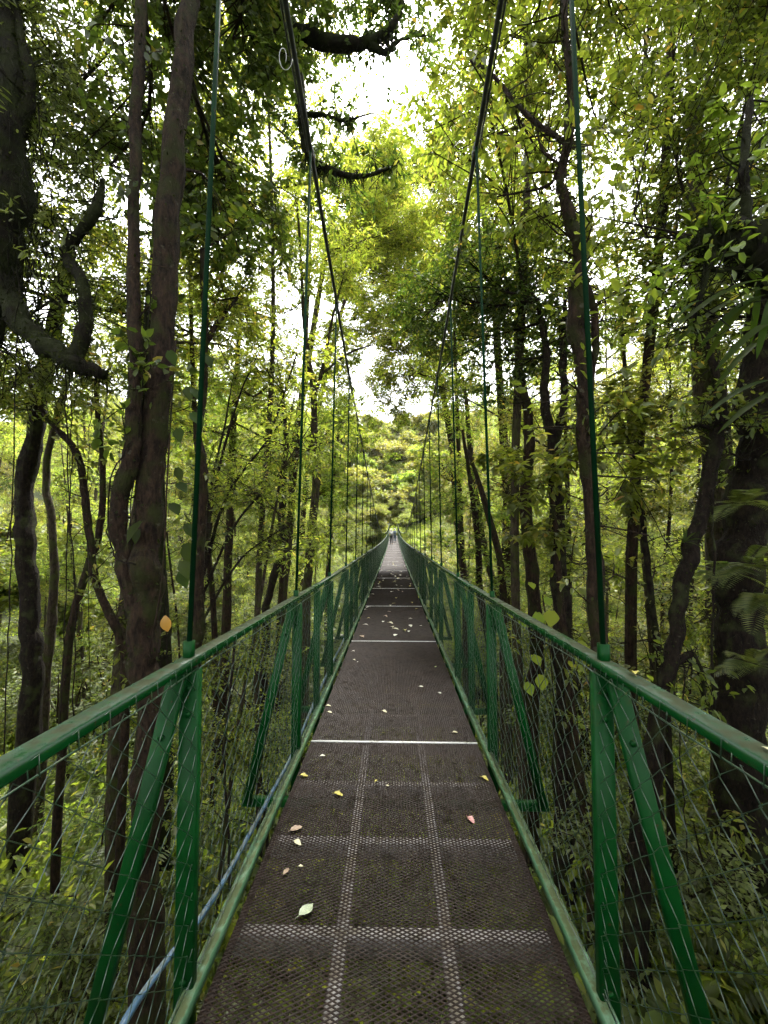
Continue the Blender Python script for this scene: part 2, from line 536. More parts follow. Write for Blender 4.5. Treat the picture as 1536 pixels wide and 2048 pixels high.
# stations: hanger, post, brace, outrigger
ST = 1.565
SY = [1.42 + ST*k for k in range(-3, 44)]
post_me = Geo().bar((0, 0, -1.44), (0, 0, 0), .068, .036, (1, 0, 0), .005).mesh('post', GREEN)
brace_me = {}
for s in (-1, 1):
    brace_me[s] = Geo().bar((s*.34, -.04, -1.44), (s*.015, -.04, 0), .062, .030, (1, 0, 0), .005).mesh('brace', GREEN)
outr_me = Geo().bar((-1.12, 0, 0), (1.12, 0, 0), .045, .06, (0, 1, 0), .004).mesh('outrigger', GREEN)
clamp = Geo()
for k in range(3):
    clamp.box((0, 0, .0 + k*.045), (.036, .05, .012))
    clamp.box((.012, .03, k*.045), (.008, .03, .008)).box((-.012, .03, k*.045), (.008, .03, .008))
clamp_me = clamp.mesh('cable_clamp', CABLE)
eye_me = Geo().bar((0, 0, -.03), (0, 0, .05), .034, .034, (1, 0, 0), .006).mesh('hanger_socket', GREEN)
for i, y in enumerate(SY):
    if y > Y1 - .6: break
    rz_ = float(rail_z(y))
    bpart('outrigger', outr_me, (0, y, rz_ - 1.50))
    for s in (-1, 1):
        bpart('post', post_me, (s*(RW - .01), y, rz_ - .05))
        bpart('brace', brace_me[s], (s*RW, y, rz_ - .05))
        if y < 9:
            if 'bolt' not in bpy.data.meshes:
                Geo().tube([(0, 0, 0), (0, -.010, 0)], .011, 6).mesh('bolt', GREEN)
            for bx, bz in ((-.012, -.11), (-.012, -.20), (.06, -.26), (-.012, -1.10)):
                bpart('bolt', bpy.data.meshes['bolt'], (s*(RW + bx), y - (.054 if bx > 0 else .017), rz_ + bz))
        ct = Vector((s*float(cab_w(y)), y + .0, float(cab_z(y))))
        if ct.z > rz_ + .08:
            b0 = Vector((s*RW, y, rz_))
            g = Geo().tube([Vector((0, 0, 0)), ct - b0], 0.0100, 6)
            bpart('hanger', g.mesh('hanger', HANGER, True), b0)
            d_ = (float(cab_z(y + .1)) - float(cab_z(y))) / .1
            if y < 22: bpart('cable_clamp', clamp_me, ct, (-math.atan2(1, -d_) + 0, 0, 0))
            if y < 12: bpart('hanger_socket', eye_me, b0)

# main cables
for s in (-1, 1):
    ys = np.arange(Y0 - .5, Y1 + .6, .52)
    g = Geo().tube([(s*float(cab_w(y)), y - Y0, float(cab_z(y)) - BO.z) for y in ys], .017, 8)
    link('main_cable', g.mesh('main_cable', CABLE, True), bridge)
    # a second thinner rope lashed beside the near end of the main cable
    ys = np.arange(Y0 - .5, 3.2, .3)
    g = Geo().tube([(s*(float(cab_w(y)) + .028), y - Y0, float(cab_z(y)) - BO.z + .004*math.sin(y*5)) for y in ys], .007, 6)
    link('lashed_rope', g.mesh('lashed_rope', CABLE, True), bridge)
# loose loop of wire hanging at the left cable
lp = [P(575 + 10*math.cos(a) - 2*a, 118 + 22*math.sin(a), 2.35) for a in np.linspace(0, 6.6, 18)]
link('wire_loop', Geo().tube([p - BO for p in lp], .0018, 5).mesh('wire_loop', STRIP, True), bridge)

# chain link side panels: interlocked zigzag wires
CELL = .0475


def chain_panel(L, H, flip):
    g = Geo()
    n = int(L / CELL); m = int(H / CELL); cw = L / n
    vs, qs = [], []
    zz = np.linspace(0, -H, m + 1)
    for i in range(n):
        x0 = i*cw
        yy = x0 + np.where(np.arange(m+1) % 2 == (i % 2), 0.0, 1.0) * (cw*1.05) - .01*cw
        # out of plane weave
        xx = np.where(np.arange(m+1) % 2 == 0, .0035, -.0035) * flip
        # slackness
        xx = xx + .006*np.sin(zz*5 + i*.3)
        pts = np.stack([xx, yy + .002*rng.normal(size=m+1), zz], 1)
        # rounded bends: insert points near each bend
        r = .0016
        mid = (pts[1:] + pts[:-1]) / 2
        al = np.empty((len(pts) + len(mid), 3)); al[0::2] = pts; al[1::2] = mid
        an = np.arange(3)*2*math.pi/3
        ring = np.stack([np.cos(an)*r, np.sin(an)*r, np.zeros(3)], 1)
        v = (al[:, None, :] + ring[None]).reshape(-1, 3)
        k = np.arange(3); kn = (k+1) % 3
        q = np.concatenate([np.stack([j*3+k, j*3+kn, (j+1)*3+kn, (j+1)*3+k], 1) for j in range(len(al)-1)])
        g.add(v, q)
    # tension wire and tie loops
    g.tube([(0, y, -.012 + .004*math.sin(y*9)) for y in np.linspace(0, L, 12)], .0024, 5)
    g.tube([(0, y, -H + .01) for y in np.linspace(0, L, 4)], .0024, 5)
    for i in range(0, n, 2):
        y = (i+.5)*cw
        g.tube([(0, y, -.014), (.012*flip, y+.008, .02), (.0*flip, y+.02, .030), (-.006*flip, y+.018, -.012)], .0016, 4)
    return g.mesh('chain_link_panel', WIRE, True)


ch_me = {s: chain_panel(ST, 1.075, s) for s in (-1, 1)}
for i, y in enumerate(SY):
    if y + ST > Y1: break
    z0, z1 = float(rail_z(y)), float(rail_z(y + ST))
    for s in (-1, 1):
        o = bpart('chain_link_panel', ch_me[s], (s*(RW - .036), y, z0 - .036), (math.atan2(z1 - z0, ST), 0, 0))
        o['kind'] = 'stuff'

# far portal and near anchor blocks
for yy, hh in ((Y1, 1.95), (Y0, 4.5)):
    zb = float(deck_z(yy))
    for s in (-1, 1):
        bpart('portal_post', Geo().bar((0, 0, -1.2), (0, 0, hh), .16, .16, (1, 0, 0), .01).mesh('portal_post', GREEN), (s*(RW + .05), yy + .3, zb))
    if yy < 0:
        bpart('portal_beam', Geo().bar((-RW, 0, 0), (RW, 0, 0), .14, .14, (0, 1, 0), .01).mesh('portal_beam', GREEN), (0, yy + .3, zb + hh))
fl = Geo().box((0, 3.0, -.4), (2.4, 6, .8)).mesh('landing', plain('concrete', (.38, .37, .34), .8))
bpart('landing', fl, (0, Y1 + .5, float(deck_z(Y1))))

# blue water pipe outside the left rail
pp = [P(190, 2140, 1.25), P(250, 2040, 1.40), P(330, 1925, 1.6), P(405, 1830, 1.80), P(470, 1722, 2.15), P(540, 1592, 2.60), P(585, 1507, 3.10)]
pp = [(-1.05, -1.0, .05)] + [tuple(p) for p in pp] + [(-.80, 4.5, -.17), (-.80, 7, -.22), (-.80, 12, -.30), (-.80, 20, -.42)]
pipe = link('water_pipe', Geo().tube(spline(pp, 60), .0125, 10).mesh('water_pipe', BLUE, True))
tag(pipe, 'blue plastic water pipe running outside the left side of the bridge deck', 'pipe')

# ------------------------------------------------------------------ leaves
def leaves_mesh(name, pos, dirs, ups, length, width, mat, near=False, droop=.15, fold=.25, extra=None):
    """pos (N,3) leaf bases, dirs (N,3) midrib directions, ups (N,3) approximate normals"""
    N = len(pos)
    d = dirs / (np.linalg.norm(dirs, axis=1)[:, None] + 1e-9)
    s = np.cross(d, ups); s /= (np.linalg.norm(s, axis=1)[:, None] + 1e-9)
    u = np.cross(s, d)
    L = length[:, None]; W = width[:, None]
    if near:
        prof = [(0, 0, 0), (.28, -.46, fold*.40), (.66, -.40, fold*.34 - droop*.3), (1, 0, -droop), (.66, .40, fold*.34 - droop*.3), (.28, .46, fold*.40)]
        q = np.array([[0, 1, 2, 3], [0, 3, 4, 5]])
    else:
        prof = [(0, 0, 0), (.45, -.5, fold*.4 - droop*.2), (1, 0, -droop), (.45, .5, fold*.4 - droop*.2)]
        q = np.array([[0, 1, 2], [0, 2, 3]])
    k = len(prof)
    v = np.empty((N, k, 3))
    for i, (a, b, c) in enumerate(prof):
        v[:, i] = pos + d*L*a + s*W*b + u*(W*c if i not in (3,) else L*c*1.0)
    f = (np.arange(N)[:, None, None]*k + q[None]).reshape(-1, q.shape[1])
    return mesh_np(name, v.reshape(-1, 3), [f], mat, False)


def unit(v):
    return v / (np.linalg.norm(v, axis=-1, keepdims=True) + 1e-9)


def blob_pts(c, r, n):
    """n points in an ellipsoid shell-ish volume, denser outward and upward"""
    v = unit(rng.normal(size=(n, 3)))
    rad = rng.uniform(.25, 1, n) ** .55
    return np.asarray(c) + v * rad[:, None] * np.asarray(r)


def grow(trunks, blobs, leaf, name, bark, near=False, dens=1.0, limb_r=.05, sides=8, wig=.12):
    """trunks: list of (control points, radii); blobs: list of (centre, radii, density, [attach point])
    leaf: (mat, length, width, droop, spread). returns trunk mesh and crown mesh, in world coordinates"""
    g = Geo()
    nodes = []
    for pts, rad in trunks:
        n = max(6, int(len(pts)*(8 if near else 4)))
        sp = spline(pts, n)
        rr = np.interp(np.linspace(0, 1, n), np.linspace(0, 1, len(rad)), rad)
        jit = rng.normal(0, 1, (n, 3)); jit[1:-1] = (jit[1:-1]*2 + jit[:-2] + jit[2:])/4
        sp[1:-1] += jit[1:-1] * rr[1:-1, None]*.20
        lump = np.interp(np.arange(n), np.arange(0, n + 3, 3), rng.uniform(.90, 1.14, len(np.arange(0, n + 3, 3))))
        g.tube(sp, rr*lump, sides, rough=.08)
        nodes.append(np.column_stack([sp, rr]))
    nodes = np.concatenate(nodes)
    lp, ld = [], []
    if near:
        thin = nodes[(nodes[:, 3] < .07) & (nodes[:, 2] > -1.5)]
        for k in range(min(170, int(len(thin)*1.2))):
            nd = thin[rng.integers(0, len(thin))]
            d_ = unit(rng.normal(size=3) + np.array([0, 0, .35])); L = rng.uniform(.15, .65)
            bend = rng.normal(0, .22, 3)*L
            tw = spline([nd[:3], nd[:3] + d_*L*.5 + bend, nd[:3] + d_*L + np.array([0, 0, -.1*L])], 5)
            g.tube(tw, np.linspace(min(nd[3]*.4, .009), .002, 5), 3, cap=False)
            if rng.random() < .6:
                for q in (2, 3, 4, 4):
                    m = rng.integers(1, 4)
                    lp.append(np.repeat(tw[q][None], m, 0) + rng.normal(0, .02, (m, 3))); ld.append(d_ + rng.normal(0, .8, (m, 3)))
    for bl in blobs:
        c, r, bd = np.asarray(bl[0], float), np.asarray(bl[1], float), bl[2]
        dist = np.linalg.norm(nodes[:, :3] - c, axis=1) + np.clip(nodes[:, 2] - c[2] + .2*r[2], 0, 9)*1.2
        nd = nodes[np.argmin(dist)]
        a = nd[:3]
        lr = min(limb_r * (r.mean()/1.5), nd[3]*.7 + .004)
        mid = a*.5 + c*.5 + rng.normal(0, .12, 3)*np.linalg.norm(c-a) + np.array([0, 0, -.05*np.linalg.norm(c-a)])
        limb = spline([a, mid, c], 7)
        g.tube(limb, np.linspace(lr, lr*.45, 7), 5, cap=False)
        vol = r[0]*r[1]*r[2]
        K = max(6, int(22 * vol**.62 * bd * dens))
        ends = blob_pts(c, r, K)
        for e in ends:
            s0 = limb[rng.integers(2, 7)]
            m = s0*.45 + e*.55 + rng.normal(0, wig, 3)*np.linalg.norm(e-s0)
            br = spline([s0, m, e], 5)
            g.tube(br[[0, 2, 4]], np.linspace(lr*.35, .004, 3), 3, cap=False)
            T = rng.integers(5, 8)
            tl = r.mean()*rng.uniform(.28, .5, T)
            od = unit(e - c)
            for t in range(T):
                b0 = br[rng.integers(2, 5)]
                dr = unit(od*.6 + rng.normal(0, .7, 3) + np.array([0, 0, .10]))
                e2 = b0 + dr*tl[t]
                g.tube([b0, e2], [.0045, .002], 3, cap=False)
                nl = max(5, int(tl[t] / (leaf[1]*.34)))
                u_ = np.linspace(.15, 1.0, nl)
                pts = b0 + np.outer(u_, e2-b0) + np.outer(u_*(1-u_), rng.normal(0, .05, 3))
                side = unit(np.cross(dr, [0, 0, 1.0]))
                sg = np.where(np.arange(nl) % 2 == 0, 1, -1)[:, None]
                lp.append(pts)
                ld.append(dr*.55 + side*sg*.8 + rng.normal(0, .28, (nl, 3)))
    lp = np.concatenate(lp); ld = unit(np.concatenate(ld))
    ld[:, 2] -= leaf[3]
    up = rng.normal(0, leaf[4], lp.shape) + np.array([0, 0, 1.0])
    Ls = leaf[1]*rng.uniform(.6, 1.25, len(lp))
    Ws = Ls * (leaf[2]/leaf[1]) * rng.uniform(.8, 1.2, len(lp))
    tm = g.mesh('trunk', bark, True)
    cm = leaves_mesh('crown', lp, ld, up, Ls, Ws, leaf[0], near)
    return tm, cm


def put_tree(name, base, tm, cm, label, cat='tree', group=None):
    e = empty(name, base)
    tag(e, label, cat, group)
    off = Vector((-base[0], -base[1], -base[2]))
    t = link('trunk', tm, e, off)
    c = link('crown', cm, e, off)
    return e


# ---- generic tree prototypes around their own origin
def proto(kind, seed):
    global rng
    keep = rng
    rng = np.random.default_rng(seed)
    if kind == 'tall':          # bare trunk, crown high up
        H = rng.uniform(19, 25)
        lean = rng.normal(0, .9, 2)
        tr = [([(0, 0, -.6), (lean[0]*.2, lean[1]*.2, H*.3), (lean[0]*.5+.2, lean[1]*.6, H*.62), (lean[0], lean[1], H)], [.17, .13, .10, .04])]
        bl = []
        for k in range(15):
            a = rng.uniform(0, 6.28); rr = rng.uniform(.4, 3.6); hz = rng.uniform(.48, 1.02)*H
            bl.append(((lean[0]*.8 + rr*math.cos(a), lean[1]*.8 + rr*math.sin(a), hz), (rng.uniform(1.1, 1.7), rng.uniform(1.1, 1.7), rng.uniform(.7, 1.1)), .85))
        lf = ([L_DARK, L_MID, L_OLIVE][seed % 3], .125, .052, .25, .55)
        r = grow(tr, bl, lf, 'p', [BARK, BARK_DARK, BARK_PALE][seed % 3], False, 1.0, .07)
    elif kind == 'airy':        # tall thin tree with a light, open crown
        H = rng.uniform(19, 25)
        lean = rng.normal(0, 1.1, 2)
        tr = [([(0, 0, -.6), (lean[0]*.2+.2, lean[1]*.2, H*.3), (lean[0]*.5-.2, lean[1]*.6, H*.62), (lean[0], lean[1], H)], [.10, .08, .06, .025])]
        bl = []
        for k in range(15):
            a = rng.uniform(0, 6.28); rr = rng.uniform(.3, 2.8); hz = rng.uniform(.48, 1.02)*H
            bl.append(((lean[0]*.8 + rr*math.cos(a), lean[1]*.8 + rr*math.sin(a), hz), (rng.uniform(1.0, 1.6), rng.uniform(1.0, 1.6), rng.uniform(.45, .8)), .62))
        lf = ([L_BRIGHT, L_OLIVE, L_BRIGHT][seed % 3], .135, .056, .3, .5)
        r = grow(tr, bl, lf, 'p', [BARK, BARK_PALE][seed % 2], False, 1.0, .045, 7)
    elif kind == 'mid':         # slender understory tree with open tiers
        H = rng.uniform(11, 15.5)
        lean = rng.normal(0, .8, 2)
        tr = [([(0, 0, -.5), (lean[0]*.3+.15, lean[1]*.3, H*.35), (lean[0]*.5-.1, lean[1]*.6, H*.65), (lean[0], lean[1], H*.97)], [.065, .05, .038, .015])]
        bl = []
        for k in range(12):
            a = rng.uniform(0, 6.28); rr = rng.uniform(.3, 2.0); hz = rng.uniform(.27, 1.0)*H
            bl.append(((lean[0]*hz/H + rr*math.cos(a), lean[1]*hz/H + rr*math.sin(a), hz), (rng.uniform(.8, 1.3), rng.uniform(.8, 1.3), rng.uniform(.35, .65)), 1.3))
        lf = ([L_BRIGHT, L_MID, L_BRIGHT, L_OLIVE][seed % 4], .105, .042, .3, .5)
        r = grow(tr, bl, lf, 'p', [BARK_PALE, BARK][seed % 2], False, 1.0, .035, 6)
    elif kind == 'low':         # leafy shrub-tree
        H = rng.uniform(3.6, 5.2)
        tr = [([(0, 0, -.3), (rng.normal(0, .3), rng.normal(0, .3), H*.5), (rng.normal(0, .5), rng.normal(0, .5), H*.95)], [.05, .035, .012]) for _ in range(3)]
        bl = []
        for k in range(7):
            a = rng.uniform(0, 6.28); rr = rng.uniform(.2, 1.4); hz = rng.uniform(.3, 1.0)*H
            bl.append(((rr*math.cos(a), rr*math.sin(a), hz), (rng.uniform(.6, 1.0), rng.uniform(.6, 1.0), rng.uniform(.35, .6)), 1.3))
        lf = ([L_MID, L_BRIGHT, L_FERN][seed % 3], .13, .055, .35, .5)
        r = grow(tr, bl, lf, 'p', BARK, False, 1.0, .03, 5)
    elif kind == 'hill':        # full round crown for the far slope
        H = rng.uniform(8, 11)
        tr = [([(0, 0, -.6), (0, 0, H*.4), (.3, 0, H*.8)], [.2, .15, .06])]
        bl = []
        for k in range(9):
            a = rng.uniform(0, 6.28); rr = rng.uniform(.3, 2.8); hz = rng.uniform(.35, .95)*H
            bl.append(((rr*math.cos(a), rr*math.sin(a), hz), (rng.uniform(1.2, 1.8),)*2 + (rng.uniform(.9, 1.4),), 1.0))
        lf = ([L_HILL, L_OLIVE, L_HILL, L_BRIGHT][seed % 4], .40, .21, .2, .6)
        r = grow(tr, bl, lf, 'p', BARK_PALE, False, .8, .08, 6)
    rng = keep
    return r


TALL = [proto('tall', 100+i) for i in range(4)]
MID = [proto('mid', 200+i) for i in range(5)]
AIRY = [proto('airy', 500+i) for i in range(4)]
LOW = [proto('low', 300+i) for i in range(3)]
HILL = [proto('hill', 400+i) for i in range(4)]


TINT = {'leaf_dark': 'dark green', 'leaf_mid': 'mid green', 'leaf_bright': 'light green', 'leaf_olive': 'olive green', 'leaf_fern': 'feathery', 'leaf_hill': 'yellow green'}


def place(pr, name, x, y, s, label, group, cat='tree', sz=None, sink=0.0):
    if '#' in label:
        big = {'shrub': (1.0, 1.4), 'understory_tree': (.9, 1.06)}.get(name, (0, 9))
        label = label.replace('#', ('low ' if s < big[0] else 'tall ' if s > big[1] else '') + TINT[pr[1].materials[0].name.split('.')[0]])
    z = float(ground_z(x, y)) - sink
    e = empty(name, (x, y, z), random.uniform(0, 6.28))
    e.scale = (s, s, sz or s)
    tag(e, label, cat, group)
    link('trunk', pr[0], e); link('crown', pr[1], e)
    return e


# ------------------------------------------------------------------ scattered forest
taken = [(-2.0, 3.7), (2.4, 4.2), (-2.2, 12), (4, 9), (-3.2, 5)]


def free(x, y, r):
    px = 787 + 790*x/max(y, 1)
    if y < 11 and (575 < px < 690 or 870 < px < 1005): return False
    return all((x-a)**2 + (y-b)**2 > r*r for a, b in taken)


def scatter(n, xr, yr, clear, rmin, fn, bias=1.0):
    made = 0
    for _ in range(n*30):
        if made >= n: break
        y = random.uniform(*yr)
        x = random.uniform(clear, xr) * random.choice((-1, 1))
        if abs(x) < clear + max(0, (y-14))*(.05 if xr > 6 else 0): continue
        if not free(x, y, rmin): continue
        taken.append((x, y)); fn(x, y); made += 1


def side(x): return 'left' if x < 0 else 'right'


def near_far(y): return 'very near' if y < 9 else 'close to' if y < 16 else 'some way from' if y < 28 else 'well away from' if y < 40 else 'far from'


near_tall = lambda x, y: place(random.choice(TALL), 'canopy_tree', x, y, random.uniform(.85, 1.1),
        'canopy tree %s of the bridge with its crown overhead' % side(x), 'overhead canopy trees %s of the bridge' % side(x))
scatter(9, 12, (-4, 9), 6.5, 2.8, near_tall)
scatter(3, 9, (-10, 1.2), 3.5, 1.9, near_tall)  # extra out-of-view trees round the camera, added to shade the near deck and rails
scatter(5, 22, (9, 40), 10, 2.5, lambda x, y: place(random.choice(TALL), 'canopy_tree', x, y, random.uniform(.85, 1.15),
        'tall bare-trunked dark canopy tree %s of the bridge, %s the camera end' % (side(x), near_far(y)), 'tall canopy trees %s of the bridge' % side(x)))
scatter(9, 5.2, (7, 15), 2.5, 1.7, lambda x, y: place(random.choice(AIRY), 'light_crowned_tree', x, y, random.uniform(.85, 1.15),
        'tall thin tree leaning over the bridge from the %s' % side(x), 'tall thin trees leaning over the bridge from the %s' % side(x)))
scatter(17, 18, (10, 48), 4.0, 2.4, lambda x, y: place(random.choice(AIRY), 'light_crowned_tree', x, y, random.uniform(.7, 1.1),
        'tall thin light-crowned tree %s of the bridge, %s the camera end' % (side(x), near_far(y)), 'tall thin light-crowned trees %s of the bridge' % side(x)))
scatter(76, 19, (6.5, 50), 2.9, 1.2, lambda x, y: place(random.choice(MID), 'understory_tree', x, y, random.uniform(.75, 1.2),
        'slender # understory tree %s of the bridge, %s the camera' % (side(x), near_far(y)), 'slender understory trees %s of the bridge' % side(x)))
scatter(125, 16, (3.5, 44), 1.9, .8, lambda x, y: place(random.choice(LOW), 'shrub', x, y, min(random.uniform(.7, 1.75), .45 + y*.06),
        '# shrub %s of the bridge, %s the camera' % (side(x), near_far(y)), 'leafy shrubs %s of the bridge' % side(x), 'shrub'))

# trees on the far bank round the end of the bridge
for k in range(36):
    x = random.uniform(2.0, 20) * random.choice((-1, 1)); y = random.uniform(48, 84)
    place(random.choice(HILL + MID), 'far_bank_tree', x, y, random.uniform(.55, .9),
          '# tree on the far bank %s of the bridge end' % side(x), 'trees on the far bank %s of the bridge' % side(x))
for k in range(8):
    x = random.uniform(-4, 4); y = random.uniform(80, 90)
    place(random.choice(HILL), 'far_bank_tree', x, y, random.uniform(.5, .8),
          'tree on the slope behind the far end of the bridge', 'trees behind the far end of the bridge')


# ------------------------------------------------------------------ geometry-node scatter for what nobody could count
def gn_scatter(name, pts, rots, scales, objs, kind='stuff'):
    me = bpy.data.meshes.new(name)
    me.vertices.add(len(pts)); me.vertices.foreach_set('co', np.asarray(pts, np.float32).ravel())
    a = me.attributes.new('rot', 'FLOAT_VECTOR', 'POINT'); a.data.foreach_set('vector', np.asarray(rots, np.float32).ravel())
    a = me.attributes.new('scl', 'FLOAT', 'POINT'); a.data.foreach_set('value', np.asarray(scales, np.float32))
    a = me.attributes.new('idx', 'INT', 'POINT'); a.data.foreach_set('value', (np.arange(len(pts)) % len(objs)).astype(np.int32))
    o = link(name, me)
    o['kind'] = kind
    c = bpy.data.collections.new(name + '_kinds')
    for ob in objs: c.objects.link(ob)
    ng = bpy.data.node_groups.new(name, 'GeometryNodeTree')
    ng.interface.new_socket('Geometry', in_out='INPUT', socket_type='NodeSocketGeometry')
    ng.interface.new_socket('Geometry', in_out='OUTPUT', socket_type='NodeSocketGeometry')
    N, Lk = ng.nodes, ng.links
    gi, go = N.new('NodeGroupInput'), N.new('NodeGroupOutput')
    ip = N.new('GeometryNodeInstanceOnPoints')
    ci = N.new('GeometryNodeCollectionInfo'); ci.inputs['Collection'].default_value = c
    ci.inputs['Separate Children'].default_value = True; ci.inputs['Reset Children'].default_value = True
    ip.inputs['Pick Instance'].default_value = True
    def attr(nm, ty):
        n_ = N.new('GeometryNodeInputNamedAttribute'); n_.data_type = ty; n_.inputs['Name'].default_value = nm
        return n_.outputs['Attribute']
    Lk.new(gi.outputs[0], ip.inputs['Points'])
    Lk.new(ci.outputs[0], ip.inputs['Instance'])
    Lk.new(attr('idx', 'INT'), ip.inputs['Instance Index'])
    Lk.new(attr('rot', 'FLOAT_VECTOR'), ip.inputs['Rotation'])
    Lk.new(attr('scl', 'FLOAT'), ip.inputs['Scale'])
    Lk.new(ip.outputs[0], go.inputs[0])
    md = o.modifiers.new('scatter', 'NODES'); md.node_group = ng
    return o


def clump_obj(kind, seed):
    global rng
    keep = rng; rng = np.random.default_rng(seed)
    if kind == 'fern':
        pos, dr, up, Ls = [], [], [], []
        g = Geo()
        for f in range(9):
            a = f*.698 + rng.normal(0, .2); Lf = rng.uniform(.6, 1.0)
            o = np.array([math.cos(a), math.sin(a), 0])
            u_ = np.linspace(0, 1, 22)
            p = np.outer(u_*Lf*.85, o) + np.outer(np.sin(u_*2.3)*Lf*.5, [0, 0, 1])
            g.tube(p[::3], .004, 3, cap=False)
            t = unit(np.gradient(p, axis=0)); sd = np.cross(t, [0, 0, 1.0]); sd = unit(sd)
            for s in (-1, 1):
                pos.append(p[3:]); dr.append(sd[3:]*s + t[3:]*.35 + [0, 0, -.15]); up.append(np.cross(sd[3:], t[3:]) + rng.normal(0, .12, (19, 3)))
                Ls.append(.20*Lf*np.sin(np.linspace(.25, 1, 19)*math.pi*.97)**.7 + .02)
        pos, dr, up, Ls = map(np.concatenate, (pos, dr, up, Ls))
        lm = leaves_mesh('fern_clump', pos, dr, up, Ls, Ls*.28, L_FERN)
    else:
        n = 130 if kind == 'herb' else 170
        pos = rng.normal(0, 1, (n, 3)) * (.33, .33, .22) + (0, 0, .35)
        pos[:, 2] = np.abs(pos[:, 2])
        dr = unit(pos * (1, 1, .4) + rng.normal(0, .3, (n, 3)))
        up = rng.normal(0, .4, (n, 3)) + (0, 0, 1)
        Ls = rng.uniform(.10, .20, n) * (1 if kind == 'herb' else .7)
        lm = leaves_mesh('herb_clump', pos, dr, up, Ls, Ls*(.5 if kind == 'herb' else .38), [L_MID, L_BRIGHT, L_BRIGHT][seed % 3], True, droop=.2)
    rng = keep
    return bpy.data.objects.new('undergrowth_clump', lm)


clumps = [clump_obj('fern', 1), clump_obj('herb', 3), clump_obj('small', 4), clump_obj('herb', 5), clump_obj('fern', 6), clump_obj('small', 7)]
n = 21000
uy = rng.uniform(0, 1, n)**1.5*84 - 3
ux = rng.normal(0, 1, n) * (7 + uy*.16)
up_ = np.stack([ux, uy, ground_z(ux, uy) - .05 + rng.uniform(0, 1, n)**2*1.1], 1)
rt = np.stack([rng.normal(0, .25, n), rng.normal(0, .25, n), rng.uniform(0, 6.28, n)], 1)
gn_scatter('undergrowth', up_, rt, rng.uniform(.8, 1.9, n), clumps)

# the wood that covers the far hillside
def merged(pr, nm):
    out = []
    vs, fs, mi, off = [], {}, {}, 0
    for j, me in enumerate(pr):
        v = np.empty(len(me.vertices)*3, np.float32); me.vertices.foreach_get('co', v)
        lt = np.empty(len(me.polygons), np.int32); me.polygons.foreach_get('loop_total', lt)
        lv_ = np.empty(len(me.loops), np.int32); me.loops.foreach_get('vertex_index', lv_)
        st = np.concatenate([[0], np.cumsum(lt)[:-1]])
        for k in np.unique(lt):
            ix = st[lt == k][:, None] + np.arange(k)[None]
            fs.setdefault(int(k), []).append(lv_[ix] + off); mi.setdefault(int(k), []).append(np.full(len(ix), j))
        vs.append(v.reshape(-1, 3)); off += len(me.vertices)
    ks = sorted(fs)
    return mesh_np(nm, np.concatenate(vs), [np.concatenate(fs[k]) for k in ks], [me.materials[0] for me in pr], False, [np.concatenate(mi[k]) for k in ks])


hl = [bpy.data.objects.new('hill_tree', merged(pr, 'hill_tree')) for pr in HILL]
sl_ = [bpy.data.objects.new('side_tree', merged(pr, 'side_tree')) for pr in (HILL[0], AIRY[0], TALL[1], MID[0], AIRY[1], MID[3])]
n = 850
hy = 84 + rng.uniform(0, 1, n)**1.1*120
hx = rng.uniform(-1, 1, n) * (34 + hy*.75)
hx[:70] = np.linspace(-11, 11, 70) + rng.normal(0, .6, 70); hy[:70] = 87 + (np.arange(70)*7 % 23)*1.2
hp = np.stack([hx, hy, ground_z(hx, hy) - 2.5], 1)
rt = np.stack([np.zeros(n), np.zeros(n), rng.uniform(0, 6.28, n)], 1)
gn_scatter('hillside_forest', hp, rt, rng.uniform(.75, 1.35, n), hl)


n = 380
sy = rng.uniform(4, 84, n)
sx = (np.where(sy > 34, 10, 19) + rng.uniform(0, 55, n)) * rng.choice([-1, 1], n)
sp_ = np.stack([sx, sy, ground_z(sx, sy) - .5], 1)
rt = np.stack([np.zeros(n), np.zeros(n), rng.uniform(0, 6.28, n)], 1)
gn_scatter('side_forest', sp_, rt, rng.uniform(.8, 1.25, n), sl_)

# ------------------------------------------------------------------ air: one box of thin mist round the whole scene
hz = link('haze', Geo().box((0, 300, 25), (820, 1230, 90)).mesh('haze', SOIL))
hz['kind'] = 'stuff'
hm, hn, hl_, ho = new_mat('haze_air')
hv = hn.new('ShaderNodeVolumePrincipled')
hv.inputs['Color'].default_value = (.93, .95, .93, 1)
hv.inputs['Density'].default_value = .00010
hv.inputs['Anisotropy'].default_value = .3
hl_.new(hv.outputs[0], ho.inputs['Volume'])
hz.data.materials.clear(); hz.data.materials.append(hm)

# neighbours in a small group are told apart by how near the camera they stand
ORD = ['nearest', 'second nearest', 'third nearest', 'fourth nearest', 'fifth nearest', 'sixth nearest', 'seventh nearest', 'eighth nearest', 'ninth nearest', 'tenth nearest', 'eleventh nearest', 'twelfth nearest']
fam = {}
for o in bpy.data.objects:
    if o.get('category') == 'tree' and o.parent is None and o.get('group'): fam.setdefault(o['group'], []).append(o)
for gname, mem in fam.items():
    if len(mem) > 12 and 'far bank' not in gname: mem = sorted(mem, key=lambda o: o.location.y)[:12]
    if 'far bank' in gname: continue
    for i, o in enumerate(sorted(mem, key=lambda o: o.location.y)):
        lab = o['label'].split(', ')[0]
        o['label'] = lab + ', %s the camera' % ORD[i]
